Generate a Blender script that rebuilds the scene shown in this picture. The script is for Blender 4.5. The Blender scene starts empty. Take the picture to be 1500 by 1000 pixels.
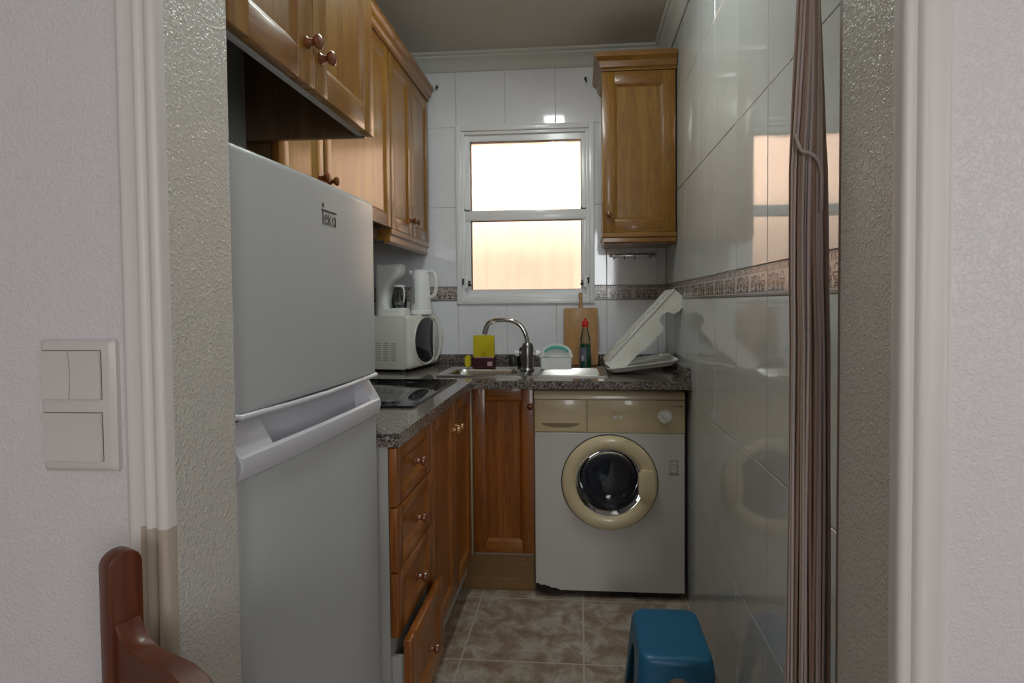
import bpy, bmesh, math, random
from mathutils import Vector, Matrix
random.seed(7)
S = bpy.context.scene
COL = S.collection
PI = math.pi
H = 1.19                       # camera height above the kitchen floor

# ------------------------------------------------------------------ camera
cam_d = bpy.data.cameras.new('camera')
cam = bpy.data.objects.new('camera', cam_d); COL.objects.link(cam)
F_PX, CX, CY, PITCH, YAW, ROLL = 817.82, 783.80, 467.14, .0289, .0794, .0080
cam_d.sensor_fit = 'HORIZONTAL'; cam_d.sensor_width = 36
cam_d.lens = F_PX / 1500 * 36
cam_d.shift_x = -(CX - 750) / 1500
cam_d.shift_y = (CY - 500) / 1500
cam_d.clip_start = .02
fw = Vector((-math.sin(YAW) * math.cos(PITCH), math.cos(YAW) * math.cos(PITCH), -math.sin(PITCH)))
rt0 = Vector((math.cos(YAW), math.sin(YAW), 0)); up0 = rt0.cross(fw)
rt = rt0 * math.cos(ROLL) - up0 * math.sin(ROLL)
up = rt0 * math.sin(ROLL) + up0 * math.cos(ROLL)
cam.matrix_world = Matrix(((rt.x, up.x, -fw.x, 0), (rt.y, up.y, -fw.y, 0), (rt.z, up.z, -fw.z, H), (0, 0, 0, 1)))
S.camera = cam

# ------------------------------------------------------------------ world, sun, area lights, exposure
w = bpy.data.worlds.new('world'); S.world = w; w.use_nodes = True
wn = w.node_tree.nodes; wl = w.node_tree.links
bg = wn['Background']; bg.inputs[0].default_value = (1, .97, .94, 1); bg.inputs[1].default_value = 6.3
sun_d = bpy.data.lights.new('sun', 'SUN'); sun = bpy.data.objects.new('sun', sun_d); COL.objects.link(sun)
sun_d.energy = 24; sun_d.color = (1, .97, .93); sun_d.angle = math.radians(16)
sun.rotation_euler = Vector((-.12, -.62, -.78)).to_track_quat('-Z', 'Y').to_euler()
def area(name, loc, to, sx, sy, energy, color):
    d = bpy.data.lights.new(name, 'AREA'); d.shape = 'RECTANGLE'; d.size = sx; d.size_y = sy
    d.energy = energy; d.color = color
    o = bpy.data.objects.new(name, d); COL.objects.link(o); o.location = loc
    o.rotation_euler = (Vector(to) - Vector(loc)).to_track_quat('-Z', 'Y').to_euler()
    return o
area('living_room_window_light', (1.72, -1.7, 1.5), (-1.2, -.3, 1.25), 1.2, 1.3, 22, (1, .97, .98))
area('living_room_rear_window_light', (.56, -3.1, 1.78), (.3, 2, 1.3), .72, .95, 24, (.93, .97, 1))
LAMP = 30                      # emission of the kitchen ceiling lamp's diffuser
S.view_settings.view_transform = 'Standard'
S.view_settings.look = 'None'
S.view_settings.exposure = 0.0
S.view_settings.gamma = 1
S.view_settings.use_curve_mapping = False

# ------------------------------------------------------------------ materials
def new_mat(name):
    m = bpy.data.materials.new(name); m.use_nodes = True
    return m, m.node_tree.nodes, m.node_tree.links, m.node_tree.nodes['Principled BSDF']
def mat(name, col, rough=.5, metal=0, coat=0, bump=None, var=None, spec=.5, coat_r=.05):
    """bump=(scale,strength,distance)  var=(scale,amount,col2)"""
    m, n, l, b = new_mat(name)
    b.inputs['Base Color'].default_value = (*col, 1); b.inputs['Roughness'].default_value = rough
    b.inputs['Metallic'].default_value = metal; b.inputs['Coat Weight'].default_value = coat
    b.inputs['Coat Roughness'].default_value = coat_r
    b.inputs['Specular IOR Level'].default_value = spec
    tc = n.new('ShaderNodeTexCoord')
    if var:
        nz = n.new('ShaderNodeTexNoise'); nz.inputs['Scale'].default_value = var[0]; nz.inputs['Detail'].default_value = 5
        mx = n.new('ShaderNodeMix'); mx.data_type = 'RGBA'
        mr = n.new('ShaderNodeMapRange'); mr.inputs[1].default_value = .35; mr.inputs[2].default_value = .7; mr.inputs[4].default_value = var[1]
        l.new(tc.outputs['Object'], nz.inputs['Vector']); l.new(nz.outputs['Fac'], mr.inputs[0]); l.new(mr.outputs[0], mx.inputs[0])
        mx.inputs[6].default_value = (*col, 1); mx.inputs[7].default_value = (*var[2], 1)
        l.new(mx.outputs[2], b.inputs['Base Color'])
    if bump:
        nz = n.new('ShaderNodeTexNoise'); nz.inputs['Scale'].default_value = bump[0]; nz.inputs['Detail'].default_value = 3
        bp = n.new('ShaderNodeBump'); bp.inputs['Strength'].default_value = bump[1]; bp.inputs['Distance'].default_value = bump[2]
        l.new(tc.outputs['Object'], nz.inputs['Vector']); l.new(nz.outputs['Fac'], bp.inputs['Height']); l.new(bp.outputs[0], b.inputs['Normal'])
    return m
def wood(name, c1, c2, c3, vertical=True, rough=.36, coat=.35, axis=None):
    m, n, l, b = new_mat(name)
    tc = n.new('ShaderNodeTexCoord'); mp = n.new('ShaderNodeMapping')
    sc = (9, 9, .55) if vertical else (.8, .8, 12)
    if axis == 'x': sc = (.6, 10, 10)
    mp.inputs['Scale'].default_value = sc
    l.new(tc.outputs['Object'], mp.inputs[0])
    n1 = n.new('ShaderNodeTexNoise'); n1.inputs['Scale'].default_value = 2.2; n1.inputs['Detail'].default_value = 3; n1.inputs['Distortion'].default_value = .6
    l.new(mp.outputs[0], n1.inputs['Vector'])
    mu = n.new('ShaderNodeMath'); mu.operation = 'MULTIPLY'; mu.inputs[1].default_value = 9
    l.new(n1.outputs['Fac'], mu.inputs[0])
    si = n.new('ShaderNodeMath'); si.operation = 'SINE'; l.new(mu.outputs[0], si.inputs[0])
    mr = n.new('ShaderNodeMapRange'); mr.inputs[1].default_value = -1; l.new(si.outputs[0], mr.inputs[0])
    n2 = n.new('ShaderNodeTexNoise'); n2.inputs['Scale'].default_value = 26; n2.inputs['Detail'].default_value = 4
    l.new(mp.outputs[0], n2.inputs['Vector'])
    ad = n.new('ShaderNodeMix'); ad.data_type = 'FLOAT'; ad.inputs[0].default_value = .6
    l.new(mr.outputs[0], ad.inputs[2]); l.new(n2.outputs['Fac'], ad.inputs[3])
    cr = n.new('ShaderNodeValToRGB'); e = cr.color_ramp.elements
    e[0].position = .22; e[0].color = (*c3, 1); e[1].position = .78; e[1].color = (*c1, 1)
    k = cr.color_ramp.elements.new(.42); k.color = (*c2, 1)
    l.new(ad.outputs[0], cr.inputs[0]); l.new(cr.outputs[0], b.inputs['Base Color'])
    b.inputs['Roughness'].default_value = rough; b.inputs['Coat Weight'].default_value = coat; b.inputs['Coat Roughness'].default_value = .12
    return m
def stone(name, base, dark, light, scale, rough, coat=0.):
    m, n, l, b = new_mat(name)
    tc = n.new('ShaderNodeTexCoord')
    v = n.new('ShaderNodeTexVoronoi'); v.inputs['Scale'].default_value = scale
    nz = n.new('ShaderNodeTexNoise'); nz.inputs['Scale'].default_value = scale * .7; nz.inputs['Detail'].default_value = 6; nz.inputs['Roughness'].default_value = .7
    l.new(tc.outputs['Object'], v.inputs['Vector']); l.new(tc.outputs['Object'], nz.inputs['Vector'])
    sp = n.new('ShaderNodeSeparateColor'); l.new(v.outputs['Color'], sp.inputs[0])
    ad = n.new('ShaderNodeMix'); ad.data_type = 'FLOAT'; ad.inputs[0].default_value = .5
    l.new(sp.outputs[0], ad.inputs[2]); l.new(nz.outputs['Fac'], ad.inputs[3])
    cr = n.new('ShaderNodeValToRGB'); e = cr.color_ramp.elements
    e[0].position = .27; e[0].color = (*dark, 1); e[1].position = .78; e[1].color = (*light, 1)
    k = cr.color_ramp.elements.new(.48); k.color = (*base, 1)
    l.new(ad.outputs[0], cr.inputs[0]); l.new(cr.outputs[0], b.inputs['Base Color'])
    b.inputs['Roughness'].default_value = rough; b.inputs['Coat Weight'].default_value = coat
    return m

def plaster(name, col, strength=.5, scale=150, rough=.5):
    m, n, l, b = new_mat(name)
    b.inputs['Base Color'].default_value = (*col, 1); b.inputs['Roughness'].default_value = rough
    tc = n.new('ShaderNodeTexCoord')
    nz = n.new('ShaderNodeTexNoise'); nz.inputs['Scale'].default_value = scale; nz.inputs['Detail'].default_value = 2; nz.inputs['Distortion'].default_value = .8
    cr = n.new('ShaderNodeMapRange'); cr.inputs[1].default_value = .42; cr.inputs[2].default_value = .72; cr.interpolation_type = 'SMOOTHSTEP'
    bp = n.new('ShaderNodeBump'); bp.inputs['Strength'].default_value = strength; bp.inputs['Distance'].default_value = .0015
    l.new(tc.outputs['Object'], nz.inputs['Vector']); l.new(nz.outputs['Fac'], cr.inputs[0]); l.new(cr.outputs[0], bp.inputs['Height']); l.new(bp.outputs[0], b.inputs['Normal'])
    return m

M = {}
M['plaster'] = plaster('textured_plaster', (.68, .655, .66), .38, 230, .38)
M['jamb'] = plaster('glossy_jamb_plaster', (.585, .565, .515), .7, 200, .26)
M['ceiling'] = mat('ceiling_paint', (.62, .59, .53), .7)
M['gloss_trim'] = mat('gloss_paint_trim', (.68, .64, .62), .42, coat=.0, bump=(25, .15, .002))
M['lower_trim'] = mat('yellow_brown_trim', (.44, .37, .29), .45)
M['cornice'] = mat('cornice_paint', (.60, .59, .56), .5)
M['tile'] = mat('glazed_tile', (.84, .84, .88), .07, bump=(5, .02, .008), var=(14, .5, (.78, .78, .82)), spec=.6)
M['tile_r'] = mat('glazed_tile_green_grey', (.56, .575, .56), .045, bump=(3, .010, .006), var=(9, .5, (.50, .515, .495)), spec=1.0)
M['grout'] = mat('grout', (.48, .47, .45), .8)
M['border'] = mat('border_tile', (.52, .46, .42), .12, var=(60, .6, (.40, .35, .33)))
M['border_ink'] = mat('border_ink', (.10, .075, .075), .2)
M['border_line'] = mat('border_line', (.17, .15, .16), .2)
M['border_tan'] = mat('border_tan', (.36, .25, .17), .2)
M['white_alu'] = mat('white_lacquer_frame', (.86, .86, .87), .25, coat=.2)
M['rubber'] = mat('black_rubber', (.015, .013, .012), .6)
M['black'] = mat('black_plastic', (.02, .02, .02), .35)
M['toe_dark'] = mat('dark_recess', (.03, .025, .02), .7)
M['wood_v'] = wood('varnished_pine_upright', (.33, .165, .018), (.27, .126, .012), (.19, .072, .006))
M['wood_h'] = wood('varnished_pine_lengthwise', (.32, .150, .017), (.26, .115, .011), (.18, .064, .006), False)
M['red_v'] = wood('reddish_pine_upright', (.40, .14, .018), (.32, .10, .011), (.19, .048, .005))
M['red_h'] = wood('reddish_pine_lengthwise', (.43, .16, .022), (.34, .115, .013), (.21, .058, .006), False)
M['knob'] = mat('knob_wood', (.17, .045, .010), .25, coat=.4)
M['knob_l'] = mat('pine_knob', (.34, .14, .03), .25, coat=.4)
M['plinth'] = wood('plinth_oak', (.40, .24, .10), (.34, .20, .08), (.28, .155, .06), False, .5, 0)
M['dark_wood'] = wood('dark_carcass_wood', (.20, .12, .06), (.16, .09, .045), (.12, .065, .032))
M['grey_mel'] = mat('grey_melamine', (.30, .32, .29), .6)
M['white_mel'] = mat('white_melamine', (.42, .42, .40), .45)
M['fridge'] = mat('fridge_enamel', (.46, .475, .48), .34, bump=(350, .08, .0006), coat=.0, var=(4, .25, (.42, .435, .44)))
M['fridge_trim'] = mat('fridge_plastic', (.60, .60, .65), .35)
M['logo'] = mat('logo_brown', (.07, .035, .03), .5)
M['granite'] = stone('granite', (.14, .105, .09), (.022, .018, .018), (.34, .31, .28), 230, .14, .3)
M['black_glass'] = mat('black_glass', (.010, .010, .012), .04)
M['ring'] = mat('cooking_ring_print', (.014, .014, .015), .06)
M['steel'] = mat('stainless_steel', (.56, .54, .52), .24, metal=1)
M['chrome'] = mat('chrome', (.62, .60, .58), .10, metal=1)
M['dark_chrome'] = mat('tap_body_dull_chrome', (.22, .21, .20), .28, metal=1)
M['cream'] = mat('cream_plastic', (.70, .69, .63), .33, coat=.2)
M['beige'] = mat('yellowed_plastic', (.72, .60, .37), .3, coat=.3, var=(5, .5, (.64, .53, .32)))
M['washer'] = mat('washer_enamel', (.66, .635, .60), .3, var=(3, .5, (.57, .545, .51)))
M['white_pl'] = mat('white_plastic', (.80, .80, .79), .35)
M['white_pl2'] = mat('old_white_plastic', (.82, .82, .77), .4, var=(25, .25, (.60, .52, .40)))
M['light_grey'] = mat('grey_plastic', (.33, .33, .33), .4)
M['yellow'] = mat('yellow_sponge', (.62, .50, .012), .9, bump=(260, .6, .003))
M['maroon'] = mat('maroon_plastic', (.06, .010, .022), .4)
M['pink'] = mat('pink_paper', (.55, .30, .32), .6)
M['teal'] = mat('teal_scourer', (.10, .42, .36), .8, bump=(200, .5, .003))
M['board'] = wood('chopping_board_wood', (.46, .25, .085), (.42, .22, .07), (.34, .17, .05), True, .5, .05)
M['red'] = mat('red_cap', (.55, .015, .015), .35)
M['green_liq'] = mat('green_soap', (.004, .045, .020), .12, coat=.5)
M['label'] = mat('bottle_label', (.10, .10, .16), .4)
M['blue'] = mat('blue_plastic', (.016, .14, .28), .38, bump=(90, .05, .001))
M['rust'] = mat('rusted_metal', (.02, .012, .010), .9, bump=(150, 1, .004))
M['chair'] = wood('mahogany_varnish', (.15, .036, .006), (.115, .025, .004), (.08, .015, .002), True, .40, .15)
M['switch'] = mat('switch_plastic', (.62, .575, .55), .3)
M['sticker'] = mat('faded_sticker', (.30, .31, .28), .5)
M['str_a'] = mat('taupe_cord', (.50, .40, .345), .7)
M['str_b'] = mat('brown_cord', (.31, .205, .16), .7)
M['str_c'] = mat('mauve_cord', (.52, .43, .41), .7)
M['tan_edge'] = mat('brown_tile_edge', (.20, .13, .10), .4)
M['wood_floor'] = mat('living_floor', (.42, .36, .30), .3)

def clear_mat(name, tint, rough=.02, ior=1.5):
    m = bpy.data.materials.new(name); m.use_nodes = True; n = m.node_tree.nodes; l = m.node_tree.links; n.clear()
    o = n.new('ShaderNodeOutputMaterial'); t = n.new('ShaderNodeBsdfTransparent'); t.inputs[0].default_value = (*tint, 1)
    g = n.new('ShaderNodeBsdfGlossy'); g.inputs['Roughness'].default_value = rough
    fr = n.new('ShaderNodeFresnel'); fr.inputs[0].default_value = ior
    mx = n.new('ShaderNodeMixShader'); l.new(fr.outputs[0], mx.inputs[0]); l.new(t.outputs[0], mx.inputs[1]); l.new(g.outputs[0], mx.inputs[2]); l.new(mx.outputs[0], o.inputs[0])
    return m
M['pane'] = clear_mat('window_glass', (.97, .97, .97))
M['clear_pl'] = clear_mat('clear_plastic', (.80, .84, .82))
M['smoke'] = clear_mat('smoked_glass', (.42, .42, .47), ior=1.45)
# translucent awning cloth outside the window
m = bpy.data.materials.new('awning_cloth'); m.use_nodes = True; n = m.node_tree.nodes; l = m.node_tree.links; n.clear()
o_ = n.new('ShaderNodeOutputMaterial'); tr = n.new('ShaderNodeBsdfTranslucent'); df = n.new('ShaderNodeBsdfDiffuse'); mx = n.new('ShaderNodeMixShader')
tr.inputs[0].default_value = (.92, .79, .69, 1); df.inputs[0].default_value = (.90, .81, .73, 1); mx.inputs[0].default_value = .35
l.new(tr.outputs[0], mx.inputs[1]); l.new(df.outputs[0], mx.inputs[2]); l.new(mx.outputs[0], o_.inputs[0]); M['awning'] = m

# kitchen floor tile
def floor_mat():
    m, n, l, b = new_mat('marbled_floor_tile')
    tc = n.new('ShaderNodeTexCoord'); sx = n.new('ShaderNodeSeparateXYZ'); l.new(tc.outputs['Object'], sx.inputs[0])
    def joint(out, off, size):
        a = n.new('ShaderNodeMath'); a.operation = 'SUBTRACT'; a.inputs[1].default_value = off; l.new(out, a.inputs[0])
        d = n.new('ShaderNodeMath'); d.operation = 'DIVIDE'; d.inputs[1].default_value = size; l.new(a.outputs[0], d.inputs[0])
        f = n.new('ShaderNodeMath'); f.operation = 'PINGPONG'; f.inputs[1].default_value = .5; l.new(d.outputs[0], f.inputs[0])
        c = n.new('ShaderNodeMath'); c.operation = 'LESS_THAN'; c.inputs[1].default_value = .003 / size; l.new(f.outputs[0], c.inputs[0])
        return c.outputs[0]
    jx = joint(sx.outputs[0], .008, .41); jy = joint(sx.outputs[1], 2.205, .395)
    mxm = n.new('ShaderNodeMath'); mxm.operation = 'MAXIMUM'; l.new(jx, mxm.inputs[0]); l.new(jy, mxm.inputs[1])
    n1 = n.new('ShaderNodeTexNoise'); n1.inputs['Scale'].default_value = 13; n1.inputs['Detail'].default_value = 9; n1.inputs['Roughness'].default_value = .7; n1.inputs['Distortion'].default_value = .4
    l.new(tc.outputs['Object'], n1.inputs['Vector'])
    cr = n.new('ShaderNodeValToRGB'); e = cr.color_ramp.elements
    e[0].position = .33; e[0].color = (.22, .14, .10, 1); e[1].position = .68; e[1].color = (.56, .53, .48, 1)
    k = cr.color_ramp.elements.new(.47); k.color = (.32, .235, .175, 1); k = cr.color_ramp.elements.new(.56); k.color = (.43, .37, .31, 1)
    l.new(n1.outputs['Fac'], cr.inputs[0])
    mc = n.new('ShaderNodeMix'); mc.data_type = 'RGBA'; l.new(mxm.outputs[0], mc.inputs[0]); l.new(cr.outputs[0], mc.inputs[6]); mc.inputs[7].default_value = (.52, .48, .42, 1)
    l.new(mc.outputs[2], b.inputs['Base Color']); b.inputs['Roughness'].default_value = .3
    return m
M['floor'] = floor_mat()

# ------------------------------------------------------------------ mesh builder
class MB:
    def __init__(s, T=None):
        s.bm = bmesh.new(); s.T = T or Matrix.Identity(4)
    def _add(s, tmp, mi):
        mp = {}
        for v in tmp.verts: mp[v] = s.bm.verts.new(s.T @ v.co)
        flip = s.T.to_3x3().determinant() < 0
        for f in tmp.faces:
            vs = [mp[v] for v in f.verts]
            if flip: vs.reverse()
            try: nf = s.bm.faces.new(vs); nf.material_index = mi
            except ValueError: pass
        tmp.free()
    def box(s, lo, hi, bev=0, mi=0, seg=2, rot=None):
        t = bmesh.new(); bmesh.ops.create_cube(t, size=1)
        c = [(a + b) / 2 for a, b in zip(lo, hi)]; d = [abs(b - a) for a, b in zip(lo, hi)]
        for v in t.verts: v.co = Vector((v.co.x * d[0], v.co.y * d[1], v.co.z * d[2]))
        if bev: bmesh.ops.bevel(t, geom=t.edges[:], offset=min(bev, min(d) * .49), segments=seg, affect='EDGES', profile=.5)
        for v in t.verts:
            if rot: v.co = rot @ v.co
            v.co += Vector(c)
        s._add(t, mi); return s
    def cone(s, p0, p1, r0, r1=None, seg=20, mi=0, caps=True):
        r1 = r0 if r1 is None else r1
        p0 = Vector(p0); p1 = Vector(p1); t = bmesh.new()
        bmesh.ops.create_cone(t, cap_ends=caps, segments=seg, radius1=r0, radius2=r1, depth=(p1 - p0).length)
        q = (p1 - p0).to_track_quat('Z', 'Y').to_matrix()
        for v in t.verts: v.co = q @ v.co + (p0 + p1) / 2
        s._add(t, mi); return s
    def lathe(s, prof, c=(0, 0, 0), axis='Z', seg=32, mi=0, sx=1, sy=1, caps=True):
        t = bmesh.new(); rings = []
        for r, h in prof:
            ring = []
            for k in range(seg):
                a = 2 * PI * k / seg; x, y = r * math.cos(a) * sx, r * math.sin(a) * sy
                p = {'Z': (x, y, h), 'Y': (x, -h, y), 'X': (h, x, y)}[axis]
                ring.append(t.verts.new((p[0] + c[0], p[1] + c[1], p[2] + c[2])))
            rings.append(ring)
        for a, b in zip(rings, rings[1:]):
            for k in range(seg): t.faces.new((a[k], a[(k + 1) % seg], b[(k + 1) % seg], b[k]))
        for ring in (rings[0], rings[-1]):
            if caps and (ring[0].co - ring[seg // 2].co).length > 1e-5: t.faces.new(ring)
        bmesh.ops.remove_doubles(t, verts=t.verts, dist=1e-6)
        bmesh.ops.recalc_face_normals(t, faces=t.faces)
        s._add(t, mi); return s
    def tube(s, pts, r, seg=10, mi=0, closed=False):
        pts = [Vector(p) for p in pts]; n = len(pts); t = bmesh.new(); rings = []
        rs = r if isinstance(r, (list, tuple)) else [r] * n
        ref = None
        for i, p in enumerate(pts):
            if closed: d = pts[(i + 1) % n] - pts[i - 1]
            else: d = pts[min(i + 1, n - 1)] - pts[max(i - 1, 0)]
            d.normalize()
            if ref is None:
                ref = Vector((0, 0, 1)) if abs(d.z) < .9 else Vector((1, 0, 0))
            a = d.cross(ref).normalized(); b = a.cross(d).normalized(); ref = b
            rings.append([t.verts.new(p + (a * math.cos(2 * PI * k / seg) + b * math.sin(2 * PI * k / seg)) * rs[i]) for k in range(seg)])
        pr = list(zip(rings, rings[1:])) + ([(rings[-1], rings[0])] if closed else [])
        for a, b in pr:
            for k in range(seg): t.faces.new((a[k], a[(k + 1) % seg], b[(k + 1) % seg], b[k]))
        if not closed: t.faces.new(rings[0]); t.faces.new(rings[-1])
        bmesh.ops.recalc_face_normals(t, faces=t.faces)
        s._add(t, mi); return s
    def loft(s, loops, mi=0, cap0=True, cap1=True):
        t = bmesh.new(); L = [[t.verts.new(p) for p in lp] for lp in loops]; n = len(L[0])
        for a, b in zip(L, L[1:]):
            for k in range(n): t.faces.new((a[k], a[(k + 1) % n], b[(k + 1) % n], b[k]))
        if cap0: t.faces.new(L[0])
        if cap1: t.faces.new(L[-1])
        bmesh.ops.recalc_face_normals(t, faces=t.faces)
        s._add(t, mi); return s
    def prism(s, poly, ax, a, b, mi=0, bev=0):
        """poly in the two other axes, extruded along axis ax from a to b"""
        def P(u, v, h): return {'X': (h, u, v), 'Y': (u, h, v), 'Z': (u, v, h)}[ax]
        t = bmesh.new(); A = [t.verts.new(P(u, v, a)) for u, v in poly]; B = [t.verts.new(P(u, v, b)) for u, v in poly]; n = len(poly)
        t.faces.new(A); t.faces.new(B)
        for k in range(n): t.faces.new((A[k], A[(k + 1) % n], B[(k + 1) % n], B[k]))
        bmesh.ops.recalc_face_normals(t, faces=t.faces)
        if bev:
            es = [e for e in t.edges if (e.verts[0] in A) == (e.verts[1] in A)]
            bmesh.ops.bevel(t, geom=es, offset=bev, segments=2, affect='EDGES', profile=.5)
        s._add(t, mi); return s
    def face(s, pts, mi=0):
        f = s.bm.faces.new([s.bm.verts.new(s.T @ Vector(p)) for p in pts]); f.material_index = mi; return s
    def build(s, name, mats, parent=None, smooth=28):
        me = bpy.data.meshes.new(name); bm = s.bm
        if parent is not None:
            inv = world_matrix(parent).inverted() if not getattr(s, 'local', False) else Matrix.Identity(4)
            bmesh.ops.transform(bm, matrix=inv, verts=bm.verts)
        if smooth:
            bm.normal_update()
            for f in bm.faces: f.smooth = True
            for e in bm.edges:
                if len(e.link_faces) != 2 or e.calc_face_angle(0) > math.radians(smooth): e.smooth = False
        bm.to_mesh(me); bm.free()
        for x in (mats if isinstance(mats, (list, tuple)) else [mats]): me.materials.append(x)
        o = bpy.data.objects.new(name, me); COL.objects.link(o)
        if parent is not None: o.parent = parent
        return o
def world_matrix(o):
    m = o.matrix_basis.copy()
    while o.parent: o = o.parent; m = o.matrix_basis @ m
    return m
def LMB(T=None):
    m = MB(T); m.local = True; return m
def tag(o, label, cat, group=None, kind=None):
    if label: o['label'] = label
    if cat: o['category'] = cat
    if group: o['group'] = group
    if kind: o['kind'] = kind
    return o
def thing(name, label, cat, loc=(0, 0, 0), rz=0, group=None):
    o = bpy.data.objects.new(name, None); COL.objects.link(o); o.empty_display_size = .05
    o.location = loc; o.rotation_euler = (0, 0, rz)
    return tag(o, label, cat, group)
def struct(name, mb, mats, label=None, smooth=35):
    o = mb.build(name, mats, None, smooth); o['kind'] = 'structure'
    if label: o['label'] = label
    return o
def rrect(x0, y0, x1, y1, r, n=6):
    pts = []
    for cx, cy, a0 in ((x1 - r, y1 - r, 0), (x0 + r, y1 - r, 90), (x0 + r, y0 + r, 180), (x1 - r, y0 + r, 270)):
        for k in range(n + 1):
            a = math.radians(a0 + 90 * k / n); pts.append((cx + r * math.cos(a), cy + r * math.sin(a)))
    return pts

# ------------------------------------------------------------------ dimensions
XR, YB, XL = .428, 2.796, -1.05
ZC = H + 1.237
YF0, YF1, JL, JR, ZO = .616, .732, -.475, .3275, 2.10
ZBAND, HB = H + .0116, .0738
def h(z): return H + z

# ------------------------------------------------------------------ setting
b = MB(); b.box((XL - .15, YF0 + .03, -.12), (XR + .15, YB + .15, 0)); b.box((-2.3, -3.3, -.12), (1.9, YF0 + .03, 0), mi=1)
struct('floor', b, [M['floor'], M['wood_floor']], 'beige and pink marbled ceramic floor tiles')
b = MB(); b.box((XL - .15, YF1 - .05, ZC), (XR + .15, YB + .15, ZC + .1)); b.box((-2.3, -3.3, ZC), (1.9, YF1 - .05, ZC + .1))
struct('ceiling', b, M['ceiling'], 'plain off-white ceiling')

def tile_rects(us, vs, hole):
    out = []
    for u0, u1 in zip(us, us[1:]):
        for v0, v1 in zip(vs, vs[1:]):
            if hole and not (u1 <= hole[0] or u0 >= hole[2] or v1 <= hole[1] or v0 >= hole[3]):
                a, b_, c, d = hole
                if u0 < a: out.append((u0, v0, a, v1))
                if u1 > c: out.append((c, v0, u1, v1))
                m0, m1 = max(u0, a), min(u1, c)
                if v0 < b_: out.append((m0, v0, m1, b_))
                if v1 > d: out.append((m0, d, m1, v1))
            else: out.append((u0, v0, u1, v1))
    return out
def tiles(mb, P, us, vs, hole=None, mi=0, tilt=.00009):
    """P(u, v, d) -> world point, d = height above the wall face (negative = into the wall)"""
    g = .0009
    for u0, v0, u1, v1 in tile_rects(us, vs, hole):
        j = [random.uniform(-tilt, tilt) for _ in range(3)]
        def dd(su, sv): return j[0] * su + j[1] * sv
        a = [(u0 + g, v0 + g, -1, -1), (u1 - g, v0 + g, 1, -1), (u1 - g, v1 - g, 1, 1), (u0 + g, v1 - g, -1, 1)]
        r0 = [P(u, v, -.004) for u, v, _, _ in a]
        r1 = [P(u, v, -.0012 + dd(su, sv)) for u, v, su, sv in a]
        r2 = [P(u - su * .0016, v - sv * .0016, 0 + dd(su, sv)) for u, v, su, sv in a]
        V = [[mb.bm.verts.new(p) for p in r] for r in (r0, r1, r2)]
        for A, B in ((V[0], V[1]), (V[1], V[2])):
            for k in range(4):
                f = mb.bm.faces.new((A[k], A[(k + 1) % 4], B[(k + 1) % 4], B[k])); f.material_index = mi
        f = mb.bm.faces.new(V[2]); f.material_index = mi
def rng(start, step, lo, hi):
    k = math.ceil((lo - start) / step + 1e-6); out = [lo]
    while start + k * step < hi - 1e-6: out.append(start + k * step); k += 1
    return out + [hi]
def ribbon(mb, P, pts, w, mi, d=.0004):
    n = len(pts)
    for i in range(n - 1):
        (x0, y0), (x1, y1) = pts[i], pts[i + 1]
        dx, dy = x1 - x0, y1 - y0; L = math.hypot(dx, dy) or 1; nx, ny = -dy / L * w / 2, dx / L * w / 2
        ex, ey = dx / L * w * .3, dy / L * w * .3
        q = [(x0 - ex + nx, y0 - ey + ny), (x1 + ex + nx, y1 + ey + ny), (x1 + ex - nx, y1 + ey - ny), (x0 - ex - nx, y0 - ey - ny)]
        f = mb.bm.faces.new([mb.bm.verts.new(P(u, v, d + .00002 * i)) for u, v in q]); f.material_index = mi
def arc(cx, cy, r, a0, a1, n=10, ry=None):
    return [(cx + r * math.cos(math.radians(a0 + (a1 - a0) * k / n)), cy + (ry or r) * math.sin(math.radians(a0 + (a1 - a0) * k / n))) for k in range(n + 1)]
def spiral(cx, cy, r0, r1, a0, a1, n=14):
    return [(cx + (r0 + (r1 - r0) * k / n) * math.cos(math.radians(a0 + (a1 - a0) * k / n)), cy + (r0 + (r1 - r0) * k / n) * math.sin(math.radians(a0 + (a1 - a0) * k / n))) for k in range(n + 1)]
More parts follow.
